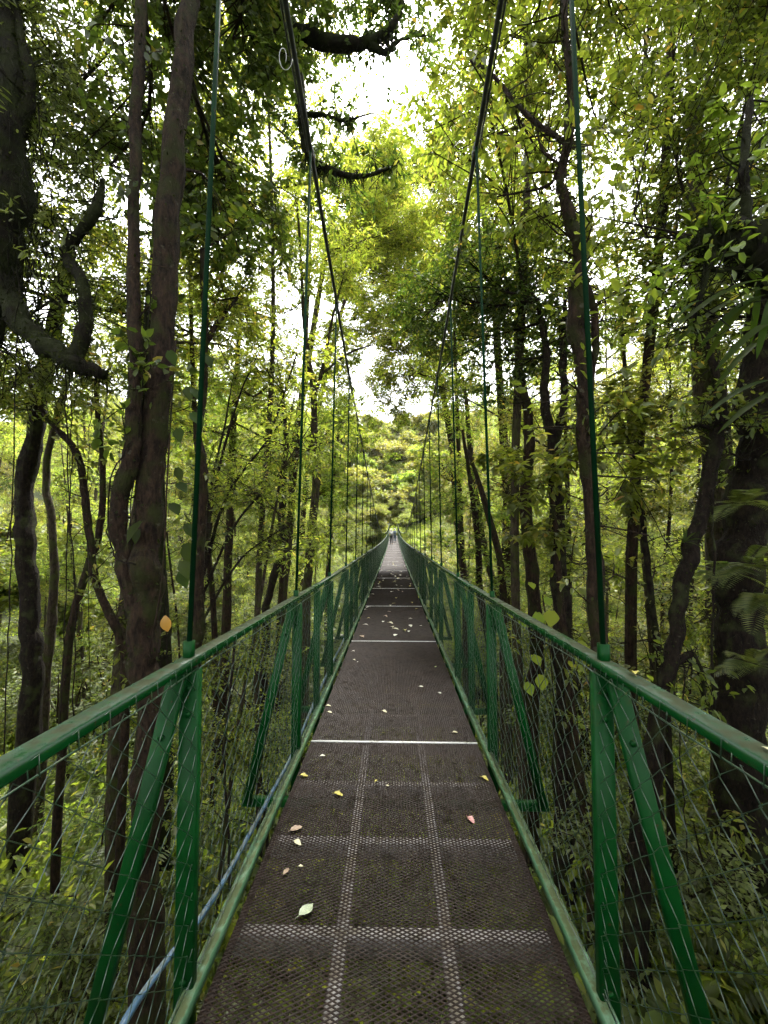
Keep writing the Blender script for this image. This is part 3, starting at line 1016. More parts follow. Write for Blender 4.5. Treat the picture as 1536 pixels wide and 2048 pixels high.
# ------------------------------------------------------------------ the trees one can tell apart, each with its own trunk line and crown masses
def fringe(e, tr, n, size=.035, mat=None, spread=1.0):
    """moss, lichen flakes and tiny ferns that cling to the stems"""
    base = np.array(e.location)
    ps, ds, us = [], [], []
    tot = sum((Vector(p[0])-Vector(p[-1])).length for p, _ in tr)
    for pts, rad in tr:
        L = (Vector(pts[0])-Vector(pts[-1])).length
        k = max(20, int(n*L/tot))
        sp = spline(pts, 80); rr = np.interp(np.linspace(0, 1, 80), np.linspace(0, 1, len(rad)), rad)
        i = rng.integers(0, 80, k); cl = rng.random(80) ** 1.5
        i = i[rng.random(k) < .25 + cl[i]]
        k = len(i)
        o = rng.normal(size=(k, 3)); tn = unit(np.gradient(sp, axis=0))[i]
        o = unit(o - tn*np.sum(o*tn, 1)[:, None])
        ps.append(sp[i] + o*rr[i][:, None]*.97 + tn*rng.normal(0, .04, (k, 1))); ds.append(o*spread + rng.normal(0, .5, (k, 3)) + [0, 0, -.5]); us.append(rng.normal(size=(k, 3)))
    ps, ds, us = map(np.concatenate, (ps, ds, us))
    Ls = size*rng.uniform(.4, 1.8, len(ps))
    link('moss_tufts', leaves_mesh('moss_tufts', ps, ds, us, Ls, Ls*.35, mat or L_MOSS), e, -Vector(base))


def hero(name, label, stems, blobs, leaf, bark, near=True, dens=1.0, limb_r=.05, cat='tree', group=None, sides=10, to_ground=True, wig=.12, tufts=0):
    tr = []
    base = None
    for si, (pts, wid) in enumerate(stems):
        w = [P(*p) for p in pts]
        rad = [wid_*pts[int(round(i*(len(pts)-1)/(len(wid)-1)))][2]/(2*F_PX) for i, wid_ in enumerate(wid)]
        if si == 0:
            if to_ground:
                b = w[0].copy(); gz = float(ground_z(b.x, b.y)) - .3
                if gz < b.z:
                    w = [Vector((b.x*1.02, b.y, gz))] + w; rad = [rad[0]*1.2] + rad
                    pass
            base = w[0]
        tr.append((w, rad))
    bl = [(P(b[0], b[1], b[2]), (b[3], b[3], b[3]*(b[5] if len(b) > 5 else .75)), b[4] if len(b) > 4 else 1.0) for b in blobs]
    tm, cm = grow(tr, bl, leaf, name, bark, near, dens, limb_r, sides, wig)
    e = put_tree(name, tuple(base), tm, cm, label, cat, group)
    if tufts: fringe(e, tr, tufts)
    return e, tr


BROAD = lambda m, l=.12, w=.058, dr=.3, sp=.5: (m, l, w, dr, sp)

# big forked tree, left of the bridge
forked, forked_tr = hero('forked_tree', 'big brown forked tree with two thick stems close beside the left railing',
    [([(292, 2150, 3.7), (288, 1700, 3.7), (300, 1420, 3.7), (285, 1250, 3.7), (298, 1120, 3.7), (303, 960, 3.75), (322, 720, 3.8), (335, 420, 3.85), (362, 180, 3.9), (385, -80, 4.0), (400, -400, 4.1)], [62, 56, 54, 62, 50, 48, 46, 42, 38, 36, 26]),
     ([(278, 1230, 3.7), (248, 1110, 3.65), (238, 1010, 3.6), (262, 900, 3.6), (272, 760, 3.65), (268, 600, 3.7), (270, 300, 3.8), (280, 50, 3.9), (285, -300, 4.0)], [40, 36, 32, 30, 27, 24, 22, 20, 16])],
    [(480, 420, 6.2, 1.25, 1.3), (430, 480, 5.2, .7, 1.2), (520, 470, 6.5, .8, 1.2), (450, 120, 5.8, 1.2, 1.0), (330, 140, 6.2, 1.1, .8), (560, 40, 6.5, 1.1, 1.1), (220, 330, 6.5, 1.2, 1.1), (190, 60, 6.0, 1.0, .8),
     (440, 300, 7, 1.0, 1.1), (350, -150, 5, 1.6, 1.0), (560, -200, 6, 1.5, 1.0), (200, -200, 5.5, 1.5, 1.0)],
    (L_DARK, .105, .062, .2, .6), BARK, limb_r=.045, tufts=2600)

# dark mossy tree at the left edge
mossy, _ = hero('mossy_tree', 'dark mossy tree at left edge with heavy curved limbs reaching towards the bridge',
    [([(-330, 1500, 4.6), (-200, 1100, 4.5), (-90, 800, 4.4), (-20, 560, 4.3), (10, 330, 4.2), (20, 60, 4.2), (-30, -250, 4.2)], [90, 90, 95, 105, 84, 36, 24]),
     ([(-20, 500, 4.3), (20, 600, 4.2), (70, 670, 4.1), (130, 715, 4.0), (208, 750, 4.0)], [54, 46, 42, 36, 22]),
     ([(143, 720, 4.0), (172, 650, 4.05), (160, 560, 4.1), (130, 500, 4.2), (190, 430, 4.2), (205, 360, 4.3)], [34, 26, 22, 20, 22, 8]),
     ([(10, 300, 4.2), (60, 180, 4.2), (40, 60, 4.2), (20, -60, 4.3)], [40, 22, 16, 12])],
    [(60, 160, 4.6, .75, 1.4), (120, 330, 5.0, .7, 1.3), (60, 420, 4.5, .55, 1.4), (30, 60, 4.6, .8, 1.2), (170, 190, 5.2, .6, .9), (180, 520, 5.2, .55, 1.1), (30, 720, 5.2, .8, 1.1), (-60, 300, 4.4, 1.0, 1.2), (-100, -100, 4.6, 1.2, 1), (80, -180, 4.8, 1.1, 1)],
    (L_FERN, .10, .026, .5, .6), MOSSY, limb_r=.035, tufts=9000)

hero('curved_thin_tree', 'thin wavy tree between the forked tree and the second left hanger',
    [([(385, 1420, 5.4), (395, 1250, 5.4), (400, 1080, 5.4), (407, 960, 5.4), (395, 870, 5.4), (408, 760, 5.5), (410, 620, 5.6), (404, 500, 5.7)], [24, 22, 20, 20, 16, 15, 13, 10]),
     ([(410, 690, 5.5), (440, 640, 5.7), (475, 595, 6.0)], [10, 9, 5])],
    [(430, 600, 6.5, .9, .8), (480, 640, 8, 1.0, .9), (420, 450, 7, .9, .8)], (L_MID, .10, .045, .3, .5), BARK, limb_r=.03)

hero('y_forked_slender_tree', 'slender pale-barked tree with a Y fork standing left of the bridge behind the second hanger',
    [([(612, 1260, 11), (618, 1130, 11), (628, 1020, 11), (634, 930, 11), (628, 860, 11), (627, 795, 11), (618, 720, 11), (606, 620, 11), (600, 480, 11), (590, 380, 11)], [18, 18, 16, 16, 14, 13, 9, 7, 5, 4]),
     ([(627, 797, 11), (645, 740, 11), (664, 640, 11), (690, 540, 11.2)], [9, 7, 5, 3]),
     ([(640, 750, 11), (700, 705, 11.3), (745, 690, 11.6)], [6, 4, 3])],
    [(600, 560, 11.2, 1.15, 1.1, .6), (525, 520, 11.6, 1.0, 1.0, .6), (690, 560, 11.4, .9, .9, .6), (560, 420, 11.4, 1.2, 1.0), (650, 440, 11.6, .9, .8, .6), (500, 620, 12, 1.2, 1.1, .6), (570, 680, 12, .8, .8), (730, 480, 12, .9, .9, .6)],
    (L_BRIGHT, .135, .048, .3, .45), BARK_PALE, near=False, dens=1.2, limb_r=.03, sides=8)

hero('bright_open_tree', 'bright leafed open tree spreading its fans of thin branches left of the bridge',
    [([(395, 1330, 7), (400, 1180, 7), (418, 1045, 7)], [18, 18, 15]),
     ([(400, 1170, 7), (450, 1000, 7.2), (520, 900, 7.5), (575, 830, 7.8)], [7, 6, 4, 2]),
     ([(405, 1120, 7), (440, 930, 7.2), (480, 790, 7.5), (520, 700, 7.8)], [7, 6, 4, 2]),
     ([(400, 1200, 7), (470, 1050, 7.2), (540, 970, 7.5), (600, 900, 7.8)], [6, 5, 4, 2]),
     ([(400, 1150, 7), (425, 960, 7.2), (450, 850, 7.5), (465, 760, 7.8)], [6, 5, 4, 2]),
     ([(400, 1250, 7), (480, 1120, 7.3), (560, 1060, 7.6)], [6, 4, 2])],
    [(560, 840, 8.0, .7, .7, .6), (520, 720, 8.2, .8, .8, .5), (600, 930, 8.2, .6, .6, .5), (470, 750, 8, .7, .8, .5), (560, 1050, 8, .5, .6, .5), (480, 880, 8.2, .5, .5)],
    (L_MID, .075, .03, .3, .5), BARK_DARK, limb_r=.02, sides=6)

# right side
hero('crooked_tree_by_hanger', 'tall crooked slender tree just behind the first right hanger',
    [([(1212, 2100, 3.3), (1205, 1700, 3.25), (1198, 1330, 3.2), (1190, 1100, 3.15), (1172, 900, 3.1), (1168, 760, 3.1), (1152, 620, 3.1), (1158, 520, 3.1), (1140, 430, 3.1), (1122, 370, 3.1), (1138, 270, 3.1), (1142, 170, 3.1), (1130, 60, 3.1), (1128, -120, 3.15), (1120, -500, 3.2)], [28, 28, 30, 31, 29, 31, 34, 24, 25, 18, 17, 15, 14, 13, 10]),
     ([(1175, 820, 3.1), (1190, 700, 3.12), (1188, 620, 3.12), (1172, 560, 3.12), (1160, 500, 3.1)], [8, 13, 13, 9, 4]),
     ([(1140, 290, 3.1), (1085, 255, 3.2), (1030, 205, 3.3), (985, 150, 3.4), (940, 120, 3.6)], [10, 10, 9, 7, 3]),
     ([(1120, 330, 3.1), (1085, 300, 3.15), (1070, 240, 3.2)], [6, 5, 3]),
     ([(1115, 340, 3.1), (1098, 370, 3.15), (1040, 385, 3.3), (980, 395, 3.4)], [7, 6, 4, 2])],
    [(1010, 90, 4.6, .8, 1.3), (900, 60, 5.2, .8, 1.1), (1080, 170, 4.8, .7, 1.1), (960, 200, 4.8, .45, 1.0), (1240, 120, 4.6, .8, 1.2), (1230, 300, 4.8, .7, 1.2), (1060, 420, 5.0, .6, 1.1), (1130, 480, 5.2, .5, 1.0),
     (1000, -150, 4.5, 1.2, 1.1), (1250, -150, 4.5, 1.2, 1.1)],
    (L_MID, .095, .040, .35, .5), BARK, limb_r=.028, tufts=2200)

hero('dark_canopy_tree', 'dark leafy tree leaning over the right side of the bridge with clustered twin trunks',
    [([(1128, 1620, 7.2), (1130, 1400, 7.2), (1122, 1200, 7.2), (1112, 1000, 7.2), (1108, 900, 7.2), (1090, 800, 7.2), (1092, 700, 7.2), (1075, 600, 7.2)], [40, 38, 34, 26, 22, 18, 15, 9]),
     ([(1110, 890, 7.2), (1128, 800, 7.2), (1125, 700, 7.2), (1130, 600, 7.2)], [16, 14, 14, 8])],
    [(880, 590, 8.4, 1.0, 1.5), (960, 540, 8.0, 1.1, 1.5), (1050, 600, 7.6, 1.0, 1.5), (930, 680, 8.2, .9, 1.5), (1010, 720, 7.8, .8, 1.4), (830, 650, 8.8, .7, 1.3), (1060, 500, 7.8, .9, 1.3), (960, 800, 8.2, .55, 1.0), (1120, 660, 7.4, .8, 1.2)],
    (L_DARK, .105, .046, .35, .55), BARK_DARK, limb_r=.05, tufts=3000)

hero('broadleaf_understory_tree', 'small tree with tiers of broad dark green leaves behind the right railing',
    [([(1180, 1700, 6.0), (1150, 1500, 6.0), (1125, 1250, 6.0), (1110, 1050, 6.0), (1095, 900, 6.0)], [22, 18, 14, 10, 6])],
    [(1050, 970, 6.0, .75, 1.3, .5), (1120, 900, 5.9, .6, 1.3, .5), (990, 920, 6.4, .55, 1.1, .5), (1080, 1060, 6.0, .55, 1.0, .5), (1230, 820, 6.2, .7, 1.1, .5), (1250, 960, 6.2, .7, 1.0, .6), (1320, 880, 6.4, .6, 1.0)],
    (L_MID, .16, .075, .3, .35), BARK, limb_r=.03)

hero('bright_far_tree', 'vivid yellow green small tree right of the bridge beyond the third hanger',
    [([(985, 1350, 11), (960, 1180, 11), (955, 1080, 11), (940, 960, 11), (925, 860, 11)], [14, 13, 12, 9, 6]),
     ([(1015, 1300, 10), (1000, 1130, 10), (968, 1000, 10.3), (935, 900, 10.5)], [17, 15, 11, 6])],
    [(920, 850, 12, .8, 1.2, .6), (860, 930, 12.5, .6, 1.1, .6), (985, 1010, 11, .8, 1.4, .6), (900, 1000, 11.5, .9, 1.4, .6), (960, 1090, 11, .8, 1.2, .6), (880, 1090, 12, .7, 1.1, .6), (930, 930, 11.5, .7, 1.0, .6), (1000, 1150, 10.5, .7, 1.1, .6), (940, 1170, 11, .8, 1.2, .5)],
    (L_BRIGHT, .14, .060, .25, .4), BARK, near=False, limb_r=.03, sides=8)

hero('bent_dark_tree', 'dark bent tree with elbowed limbs right of the bridge in front of the thick trunks',
    [([(1270, 1800, 5.2), (1300, 1600, 5.2), (1318, 1440, 5.2), (1345, 1300, 5.2), (1362, 1180, 5.2), (1385, 1080, 5.2), (1412, 990, 5.2), (1428, 900, 5.2), (1442, 820, 5.2), (1420, 700, 5.2), (1385, 640, 5.2), (1410, 560, 5.2), (1425, 480, 5.2)], [40, 36, 32, 30, 26, 26, 26, 26, 20, 12, 10, 8, 6]),
     ([(1440, 850, 5.2), (1490, 820, 5.1), (1545, 770, 5.0), (1600, 740, 5.0)], [16, 14, 12, 8]),
     ([(1430, 860, 5.2), (1400, 852, 5.2), (1368, 858, 5.2)], [8, 7, 4]),
     ([(1345, 1330, 5.2), (1385, 1310, 5.2), (1405, 1370, 5.2), (1410, 1440, 5.2)], [14, 12, 8, 4])],
    [(1350, 560, 6.4, .9, 1.2), (1260, 480, 6.6, .9, 1.1), (1420, 380, 6.2, .9, 1.2), (1500, 200, 5.6, 1.0, 1.2), (1380, 180, 6.0, 1.0, 1.2), (1320, 330, 6.6, .8, 1.0), (1530, 380, 5.4, .8, 1.1), (1500, 900, 6.2, .8, 1.0), (1400, -60, 5.6, 1.2, 1.1), (1560, -100, 5.4, 1.2, 1.1), (1180, 430, 7, .8, 1.0)],
    (L_MID, .11, .048, .35, .5), BARK_DARK, limb_r=.035, tufts=3000)

hero('thick_pale_tree', 'thick pale mossy trunk straight behind the bent dark tree on the right',
    [([(1450, 1700, 7.4), (1448, 1400, 7.4), (1440, 1150, 7.4), (1432, 950, 7.4), (1418, 780, 7.4), (1405, 640, 7.4), (1400, 450, 7.4), (1390, 200, 7.4)], [54, 52, 50, 48, 48, 44, 38, 28])],
    [(1400, 350, 8.5, 1.5, 1.0), (1280, 250, 9, 1.3, .9), (1500, 560, 8.5, 1.1, .9), (1300, 20, 9, 1.6, 1.0), (1480, 60, 8.5, 1.5, 1.0)],
    (L_MID, .115, .05, .3, .5), BARK_PALE, near=False, tufts=4000)
hero('thick_dark_tree', 'thick dark shaggy trunk at the right edge half hidden by pale ferns',
    [([(1490, 1750, 5.9), (1482, 1500, 5.9), (1475, 1300, 5.9), (1485, 1120, 5.9), (1505, 950, 5.9), (1530, 700, 5.9), (1560, 400, 5.9)], [84, 80, 80, 76, 66, 60, 50])],
    [(1560, 500, 6.4, .9, 1.0), (1620, 800, 6, 1.0, 1.0), (1570, 0, 6, 1.2, 1.0), (1600, 1000, 6.4, .8, 1.0)],
    (L_FERN, .12, .03, .5, .5), BARK_DARK, tufts=4500)

hero('overhanging_tree', 'mossy canopy tree whose thick gnarled branch arches over the bridge at the top',
    [([(318, 1500, 8.8), (300, 900, 8.6), (345, 300, 8.2), (440, -120, 7.4)], [50, 46, 44, 40]),
     ([(440, -120, 7.4), (500, -40, 7.0), (560, 50, 6.8), (620, 75, 6.6), (700, 88, 6.5), (745, 80, 6.5), (790, 45, 6.5), (810, -30, 6.5), (840, -130, 6.5)], [46, 40, 34, 30, 24, 22, 14, 11, 9]),
     ([(735, 85, 6.5), (770, 105, 6.5), (800, 80, 6.6), (850, 70, 6.8)], [14, 12, 7, 4]),
     ([(560, 40, 6.8), (590, 120, 6.7), (605, 215, 6.6), (612, 300, 6.5), (650, 335, 6.5), (715, 352, 6.5), (770, 340, 6.6), (805, 318, 6.7)], [26, 22, 20, 20, 14, 9, 6, 3]),
     ([(604, 228, 6.6), (650, 232, 6.6), (690, 240, 6.6), (750, 225, 6.7)], [10, 8, 6, 2])],
    [(780, 10, 7.5, .7, .9), (660, 20, 7.5, .6, .9), (880, 20, 8, .8, .9), (600, 90, 7.0, .45, 1.8), (690, 60, 7.0, .45, 1.8), (770, 40, 7.0, .45, 1.8), (690, 225, 6.8, .25, 1.8), (760, 325, 6.8, .30, 1.8), (650, 340, 6.8, .35, 1.8), (600, 300, 6.8, .4, 1.6), (860, 60, 7.2, .5, 1.6), (560, 160, 7, .5, 1.6), (640, -30, 7, .7, 1.4), (800, -50, 7, .7, 1.4), (640, 160, 7.5, .4, .9), (560, 250, 7.2, .55, 1.0), (650, 310, 7.2, .4, .9), (700, 380, 7.6, .4, .8), (520, 120, 7.5, .9, 1.0), (720, -180, 7, 1.6, 1.1), (500, -200, 7, 1.5, 1.1)],
    (L_DARK, .10, .045, .4, .55), MOSSY, limb_r=.03, tufts=6000)

# crowns that close the view above the middle of the bridge
def veil(x0, x1, y0, y1, step, d, r, holes, amt=1.0):
    """an even spread of small leaf masses with irregular holes"""
    out = []
    yy = y0
    while yy < y1:
        xx = x0 + random.uniform(0, step)
        while xx < x1:
            px, py = xx + random.uniform(-.35, .35)*step, yy + random.uniform(-.35, .35)*step
            if not any((px-a)**2/c**2 + (py-b)**2/e**2 < 1 for a, b, c, e in holes) and random.random() < .9:
                out.append((px, py, d + random.uniform(-2, 2), r*random.uniform(.7, 1.25), amt*random.uniform(.8, 1.2), random.uniform(.45, .75)))
            xx += step
        yy += step*.8
    return out


HOLES = [(772, 205, 66, 66), (718, 735, 30, 42), (665, 385, 40, 50), (850, 800, 22, 18), (590, 770, 25, 40), (1030, 250, 30, 30), (640, 250, 40, 30)]
hero('middle_crown_tree', 'tall tree left of the bridge whose light crown reaches over the middle of the span',
    [([(560, 1280, 17), (575, 1100, 17), (590, 900, 17), (620, 700, 17), (650, 520, 17), (680, 380, 17)], [18, 17, 15, 13, 10, 6])],
    veil(640, 860, 300, 660, 62, 17, .95, HOLES, 1.0), (L_BRIGHT, .14, .055, .3, .5), BARK_PALE, near=False, dens=3.1, sides=8, limb_r=.035)
hero('golden_crown_tree', 'yellowish tree right of the bridge whose crown hangs over the deck before the far bank',
    [([(930, 1200, 22), (915, 1050, 22), (905, 900, 22), (880, 760, 22), (860, 650, 22)], [16, 15, 12, 10, 6])],
    veil(760, 960, 560, 850, 52, 22, 1.05, HOLES, 1.0) + [(785, 690, 20, .8, 1.0, .5), (830, 745, 20, .9, 1.0, .5), (760, 800, 21, .8, .8, .4), (800, 640, 20, .9, 1.0, .5), (850, 680, 20, .9, 1.0, .6), (770, 740, 20, .8, 1.0, .5), (775, 640, 20, .8, 1.0, .5), (690, 655, 18, .8, .9, .5), (740, 650, 18, .7, .9, .5), (665, 740, 18, .6, .8, .5)], (L_OLIVE, .17, .07, .3, .5), BARK, near=False, dens=3.1, sides=8, limb_r=.035)
hero('high_right_crown_tree', 'tall bright tree right of the bridge filling the view above the dark leafy tree',
    [([(1010, 1250, 15), (1015, 1000, 15), (1000, 780, 15), (985, 560, 15), (960, 380, 15), (945, 250, 15)], [20, 18, 16, 13, 10, 6])],
    veil(850, 1130, 120, 560, 72, 14, .95, HOLES, 1.0), (L_MID, .13, .055, .3, .5), BARK, near=False, dens=2.0, sides=8, limb_r=.035)
hero('back_crown_tree', 'farther tall tree left of the bridge closing the gaps high over the span',
    [([(600, 1200, 26), (610, 1000, 26), (640, 800, 26), (690, 600, 26), (740, 450, 26)], [12, 11, 9, 7, 4])],
    veil(600, 1010, 290, 640, 74, 26, 1.7, HOLES, 1.0), (L_MID, .20, .09, .3, .5), BARK, near=False, dens=1.4, sides=7, limb_r=.04)
hero('drooping_far_branch_tree', 'leafy tree left of the bridge drooping sprays across the far hillside view',
    [([(655, 1180, 19), (662, 1050, 19), (668, 930, 19), (680, 850, 19), (700, 800, 19)], [9, 8, 7, 5, 3])],
    veil(690, 800, 800, 900, 40, 19, .6, HOLES, .9) + veil(600, 720, 700, 1000, 60, 18, .9, HOLES, .9), (L_BRIGHT, .15, .06, .35, .45), BARK, near=False, dens=1.6, sides=7, limb_r=.02)
hero('left_bright_tree', 'broad bright tree at mid distance left of the bridge behind the thin wavy tree',
    [([(450, 1320, 14), (455, 1150, 14), (462, 950, 14), (470, 800, 14), (480, 650, 14)], [20, 18, 16, 13, 8])],
    [(440, 600, 14, 1.6, .9), (500, 800, 14, 1.5, 1.0), (420, 760, 14, 1.4, 1.0), (560, 900, 15, 1.2, .9), (470, 920, 14, 1.2, .9), (380, 860, 14, 1.5, .9), (660, 980, 17, 1.3, 1.0), (680, 880, 18, 1.3, .9)],
    (L_BRIGHT, .15, .06, .3, .5), BARK, near=False, sides=8, dens=1.2)

# slim trunks among the undergrowth
for i, (lab, pts, w) in enumerate([
    ('slim dark sapling bending right between the lianas on the left', [(250, 1420, 6), (240, 1280, 6), (195, 1180, 6), (180, 1090, 6), (168, 980, 6), (150, 900, 6), (90, 830, 6), (60, 770, 6)], [16, 14, 12, 6]),
    ('mid-sized brown trunk rising from the undergrowth near the left edge', [(60, 1400, 9), (62, 1250, 9), (55, 1100, 9), (48, 980, 9), (75, 820, 9), (100, 700, 9), (140, 500, 9)], [36, 34, 30, 24]),
    ('leaning grey trunk just right of the brown trunk at the left edge', [(95, 1330, 10), (105, 1200, 10), (105, 1050, 10), (92, 940, 10), (130, 780, 10), (190, 600, 10)], [16, 14, 12, 9]),
    ('leaning thin trunk crossing the lianas on the left towards the forked tree', [(130, 1380, 8), (150, 1220, 8), (180, 1120, 8), (200, 1060, 8), (205, 940, 8), (190, 760, 8)], [15, 14, 11, 8]),
    ('wavy thin trunk between the bright tree and the Y-forked slender tree', [(530, 1280, 12), (540, 1180, 12), (562, 1100, 12), (565, 1000, 12), (572, 880, 12), (560, 760, 12)], [15, 14, 12, 6]),
    ('straight thin trunk close right of the second right hanger', [(1010, 1300, 13), (990, 1180, 13), (965, 1080, 13), (945, 940, 13), (930, 780, 13)], [14, 13, 11, 7]),
    ('dark short trunk wrapped in leaves right of the third right hanger', [(1060, 1480, 8), (1072, 1300, 8), (1066, 1150, 8), (1050, 1000, 8), (1058, 860, 8), (1035, 720, 8)], [28, 26, 22, 14]),
    ('slim sapling with many side twigs left of the bent dark tree', [(1335, 1500, 6.5), (1320, 1330, 6.5), (1300, 1180, 6.5), (1286, 1050, 6.5), (1270, 930, 6.5), (1235, 820, 6.5)], [14, 12, 10, 5]),
]):
    d = pts[0][2]
    tp = pts[-1]
    hero('slim_tree', lab, [(pts, w)], [(tp[0]+10, tp[1]-30, d, .9, .9, .6), (tp[0]-60, tp[1]+40, d+.4, .7, .8, .5), (tp[0]+70, tp[1]+10, d-.3, .7, .8, .5)],
         ([L_MID, L_OLIVE, L_BRIGHT][i % 3], .11, .045, .3, .5), [BARK, BARK_DARK, BARK_PALE][i % 3], sides=7, limb_r=.022)

# ------------------------------------------------------------------ lianas
def vine(pts, w, lab, grp, mat=BARK_DARK):
    n = 26
    sp = spline([P(*p) for p in pts], n)
    sp[1:-1] += rng.normal(0, .006, (n-2, 3))
    b = sp[-1]
    me = Geo().tube(sp - b, w/2, 5).mesh('liana', mat, True)
    o = link('liana', me, None, tuple(b))
    tag(o, lab, 'vine', grp)


VG = 'lianas hanging in the forest on the left'
for lab, pts, w in [
    ('long thin liana hanging near the left edge down to the undergrowth', [(38, 560, 4.2), (30, 800, 4.2), (24, 1050, 4.2), (14, 1300, 4.2), (8, 1520, 4.2)], .012),
    ('liana hanging straight from the stub of the curved mossy limb', [(140, 735, 4.1), (143, 900, 4.1), (135, 1100, 4.1), (128, 1280, 4.1), (122, 1460, 4.1)], .010),
    ('liana beside the stub, with a short dark swelling near its top', [(132, 730, 4.05), (132, 800, 4.05), (138, 1000, 4.05), (150, 1180, 4.05), (148, 1440, 4.05)], .012),
    ('liana hanging from the tip of the curved mossy limb', [(183, 750, 4.0), (180, 860, 4.0), (172, 1000, 4.0), (176, 1150, 4.0), (180, 1400, 4.0)], .007),
    ('liana looping along the inner side of the forked tree', [(262, 880, 3.5), (222, 960, 3.5), (215, 1050, 3.5), (228, 1110, 3.5), (252, 1125, 3.5), (278, 1130, 3.55)], .014),
    ('dark liana twisting down right of the forked tree behind the rail', [(470, 1280, 4.6), (458, 1400, 4.6), (448, 1500, 4.6), (455, 1640, 4.6), (462, 1800, 4.6)], .030),
    ('liana hanging between forked tree and first left post', [(330, 1190, 4.2), (335, 1350, 4.2), (328, 1500, 4.2), (300, 1640, 4.2)], .012),
    ('thin liana running down the stem gap of the forked tree', [(300, 560, 3.6), (292, 700, 3.6), (280, 850, 3.6), (262, 1000, 3.6), (258, 1110, 3.6)], .010)]:
    vine(pts, w, lab, VG)
for lab, pts, w in [
    ('thin liana slanting across behind the first right hanger', [(1200, 880, 5), (1260, 960, 5), (1330, 1080, 5), (1390, 1180, 5)], .010),
    ('liana hanging straight below the bent dark tree fork', [(1424, 980, 5.1), (1428, 1150, 5.1), (1424, 1300, 5.1), (1428, 1420, 5.1)], .028),
    ('thin liana sloping down behind the right railing', [(1205, 1180, 5), (1260, 1220, 5), (1300, 1320, 5), (1340, 1430, 5)], .010),
    ('liana crossing low in front of the thick dark trunk', [(1370, 1330, 4.8), (1360, 1500, 4.8), (1372, 1650, 4.8), (1378, 1790, 4.8)], .014)]:
    vine(pts, w, lab, 'lianas hanging in the forest on the right')

# fine hanging moss on the mossy limbs: strands nobody could count
def moss(name, along, n, Lr, d_r=.12):
    g = Geo()
    sp = spline([P(*p) for p in along], 60)
    for k in range(n):
        p = sp[rng.integers(0, 60)] + rng.normal(0, d_r*.4, 3)
        L = rng.uniform(*Lr)
        q = p + np.array([rng.normal(0, .2)*L, rng.normal(0, .2)*L, -L])
        g.tube([p, (p+q)/2 + rng.normal(0, .15*L, 3), q], [.009, .006, .002], 3, cap=False)
    o = link(name, g.mesh(name, MOSSY, True)); o['kind'] = 'stuff'


moss('hanging_moss', [(500, -20, 6.9), (600, 80, 6.6), (740, 95, 6.5), (790, 60, 6.5)], 260, (.08, .4))
moss('hanging_moss', [(600, 180, 6.6), (612, 300, 6.5), (650, 335, 6.5), (720, 352, 6.5)], 220, (.08, .35))
moss('hanging_moss', [(0, 180, 4.2), (40, 330, 4.2), (30, 480, 4.3), (60, 640, 4.1)], 520, (.06, .4), .55)
moss('hanging_moss', [(70, 660, 4.1), (130, 715, 4.0), (205, 748, 4.0)], 120, (.05, .2))

# ------------------------------------------------------------------ plants with leaves one can pick apart
def big_leaf_mesh(name, L, W, mat, kind='heart', curl=.25):
    n = 9
    u = np.linspace(0, 1, n)
    if kind == 'heart': w = W/2*np.sin(np.clip(u*1.02+.10, 0, 1)*math.pi)**.8*np.interp(u, [0, .35, 1], [.9, 1.1, .75])
    elif kind == 'strap': w = W/2*np.sin(np.clip(u+.03, 0, 1)*math.pi)**.35
    else: w = W/2*np.sin(np.clip(u+.02, 0, 1)*math.pi)**.75
    w[-1] = .001
    x = u*L*(1-.12*curl)
    z = -curl*L*u**2
    mid = np.stack([x, 0*u, z], 1)
    ed = .22*w
    l_ = np.stack([x - .04*L*(u < .1), w, z + ed], 1); r_ = np.stack([x - .04*L*(u < .1), -w, z + ed], 1)
    v = np.concatenate([l_, mid, r_]); k = np.arange(n-1)
    q = np.concatenate([np.stack([k, k+1, n+k+1, n+k], 1), np.stack([n+k, n+k+1, 2*n+k+1, 2*n+k], 1)])
    return mesh_np(name, v, [q], mat, True)



L_BROAD = leaf_mat('leaf_broad', [(0, (.014, .027, .004)), (1, (.026, .045, .007))], (4.2, 4.4, 1.6), .5, .55, .12)
HEART_L = big_leaf_mesh('leaf', .24, .17, leaf_mat('leaf_pale', [(0, (.10, .14, .015)), (1, (.13, .17, .02))], (3.4, 3.4, 1.2), .5, .5, .15), 'heart', .1)
STRAP = big_leaf_mesh('leaf', .75, .085, L_BROAD, 'strap', .55)
HEART = big_leaf_mesh('leaf', .27, .14, L_BROAD, 'heart')
OVAL = big_leaf_mesh('leaf', .15, .07, L_MID, 'oval')
DRY = leaf_mat('leaf_dry', [(0, (.30, .17, .03)), (1, (.36, .22, .04))], (1.2, 1.1, 1.0), .4)
DRYL = big_leaf_mesh('leaf', .16, .10, DRY, 'oval', .3)


def aim(dirv, up=(0, 0, 1)):
    d = Vector(dirv).normalized(); u = Vector(up)
    y = u.cross(d); y = y.normalized() if y.length > 1e-4 else Vector((0, 1, 0))
    z = d.cross(y)
    return Matrix((d, y, z)).transposed().to_euler()


def leafy_plant(name, label, cat, stems, leaves, group=None, mat=BARK):
    base = P(*stems[0][0][0])
    e = empty(name, base); tag(e, label, cat, group)
    for pts, w in stems:
        sp = spline([P(*p) for p in pts], 16)
        link('stem', Geo().tube(sp - np.array(base), w/2, 5).mesh('stem', mat, True), e)
    for (px, py, d, me, dirv, s) in leaves:
        p = P(px, py, d) - base
        link('leaf', me, e, p, aim(dirv, (random.uniform(-.2, .2), -.5, 1)), (s, s, s))
    return e


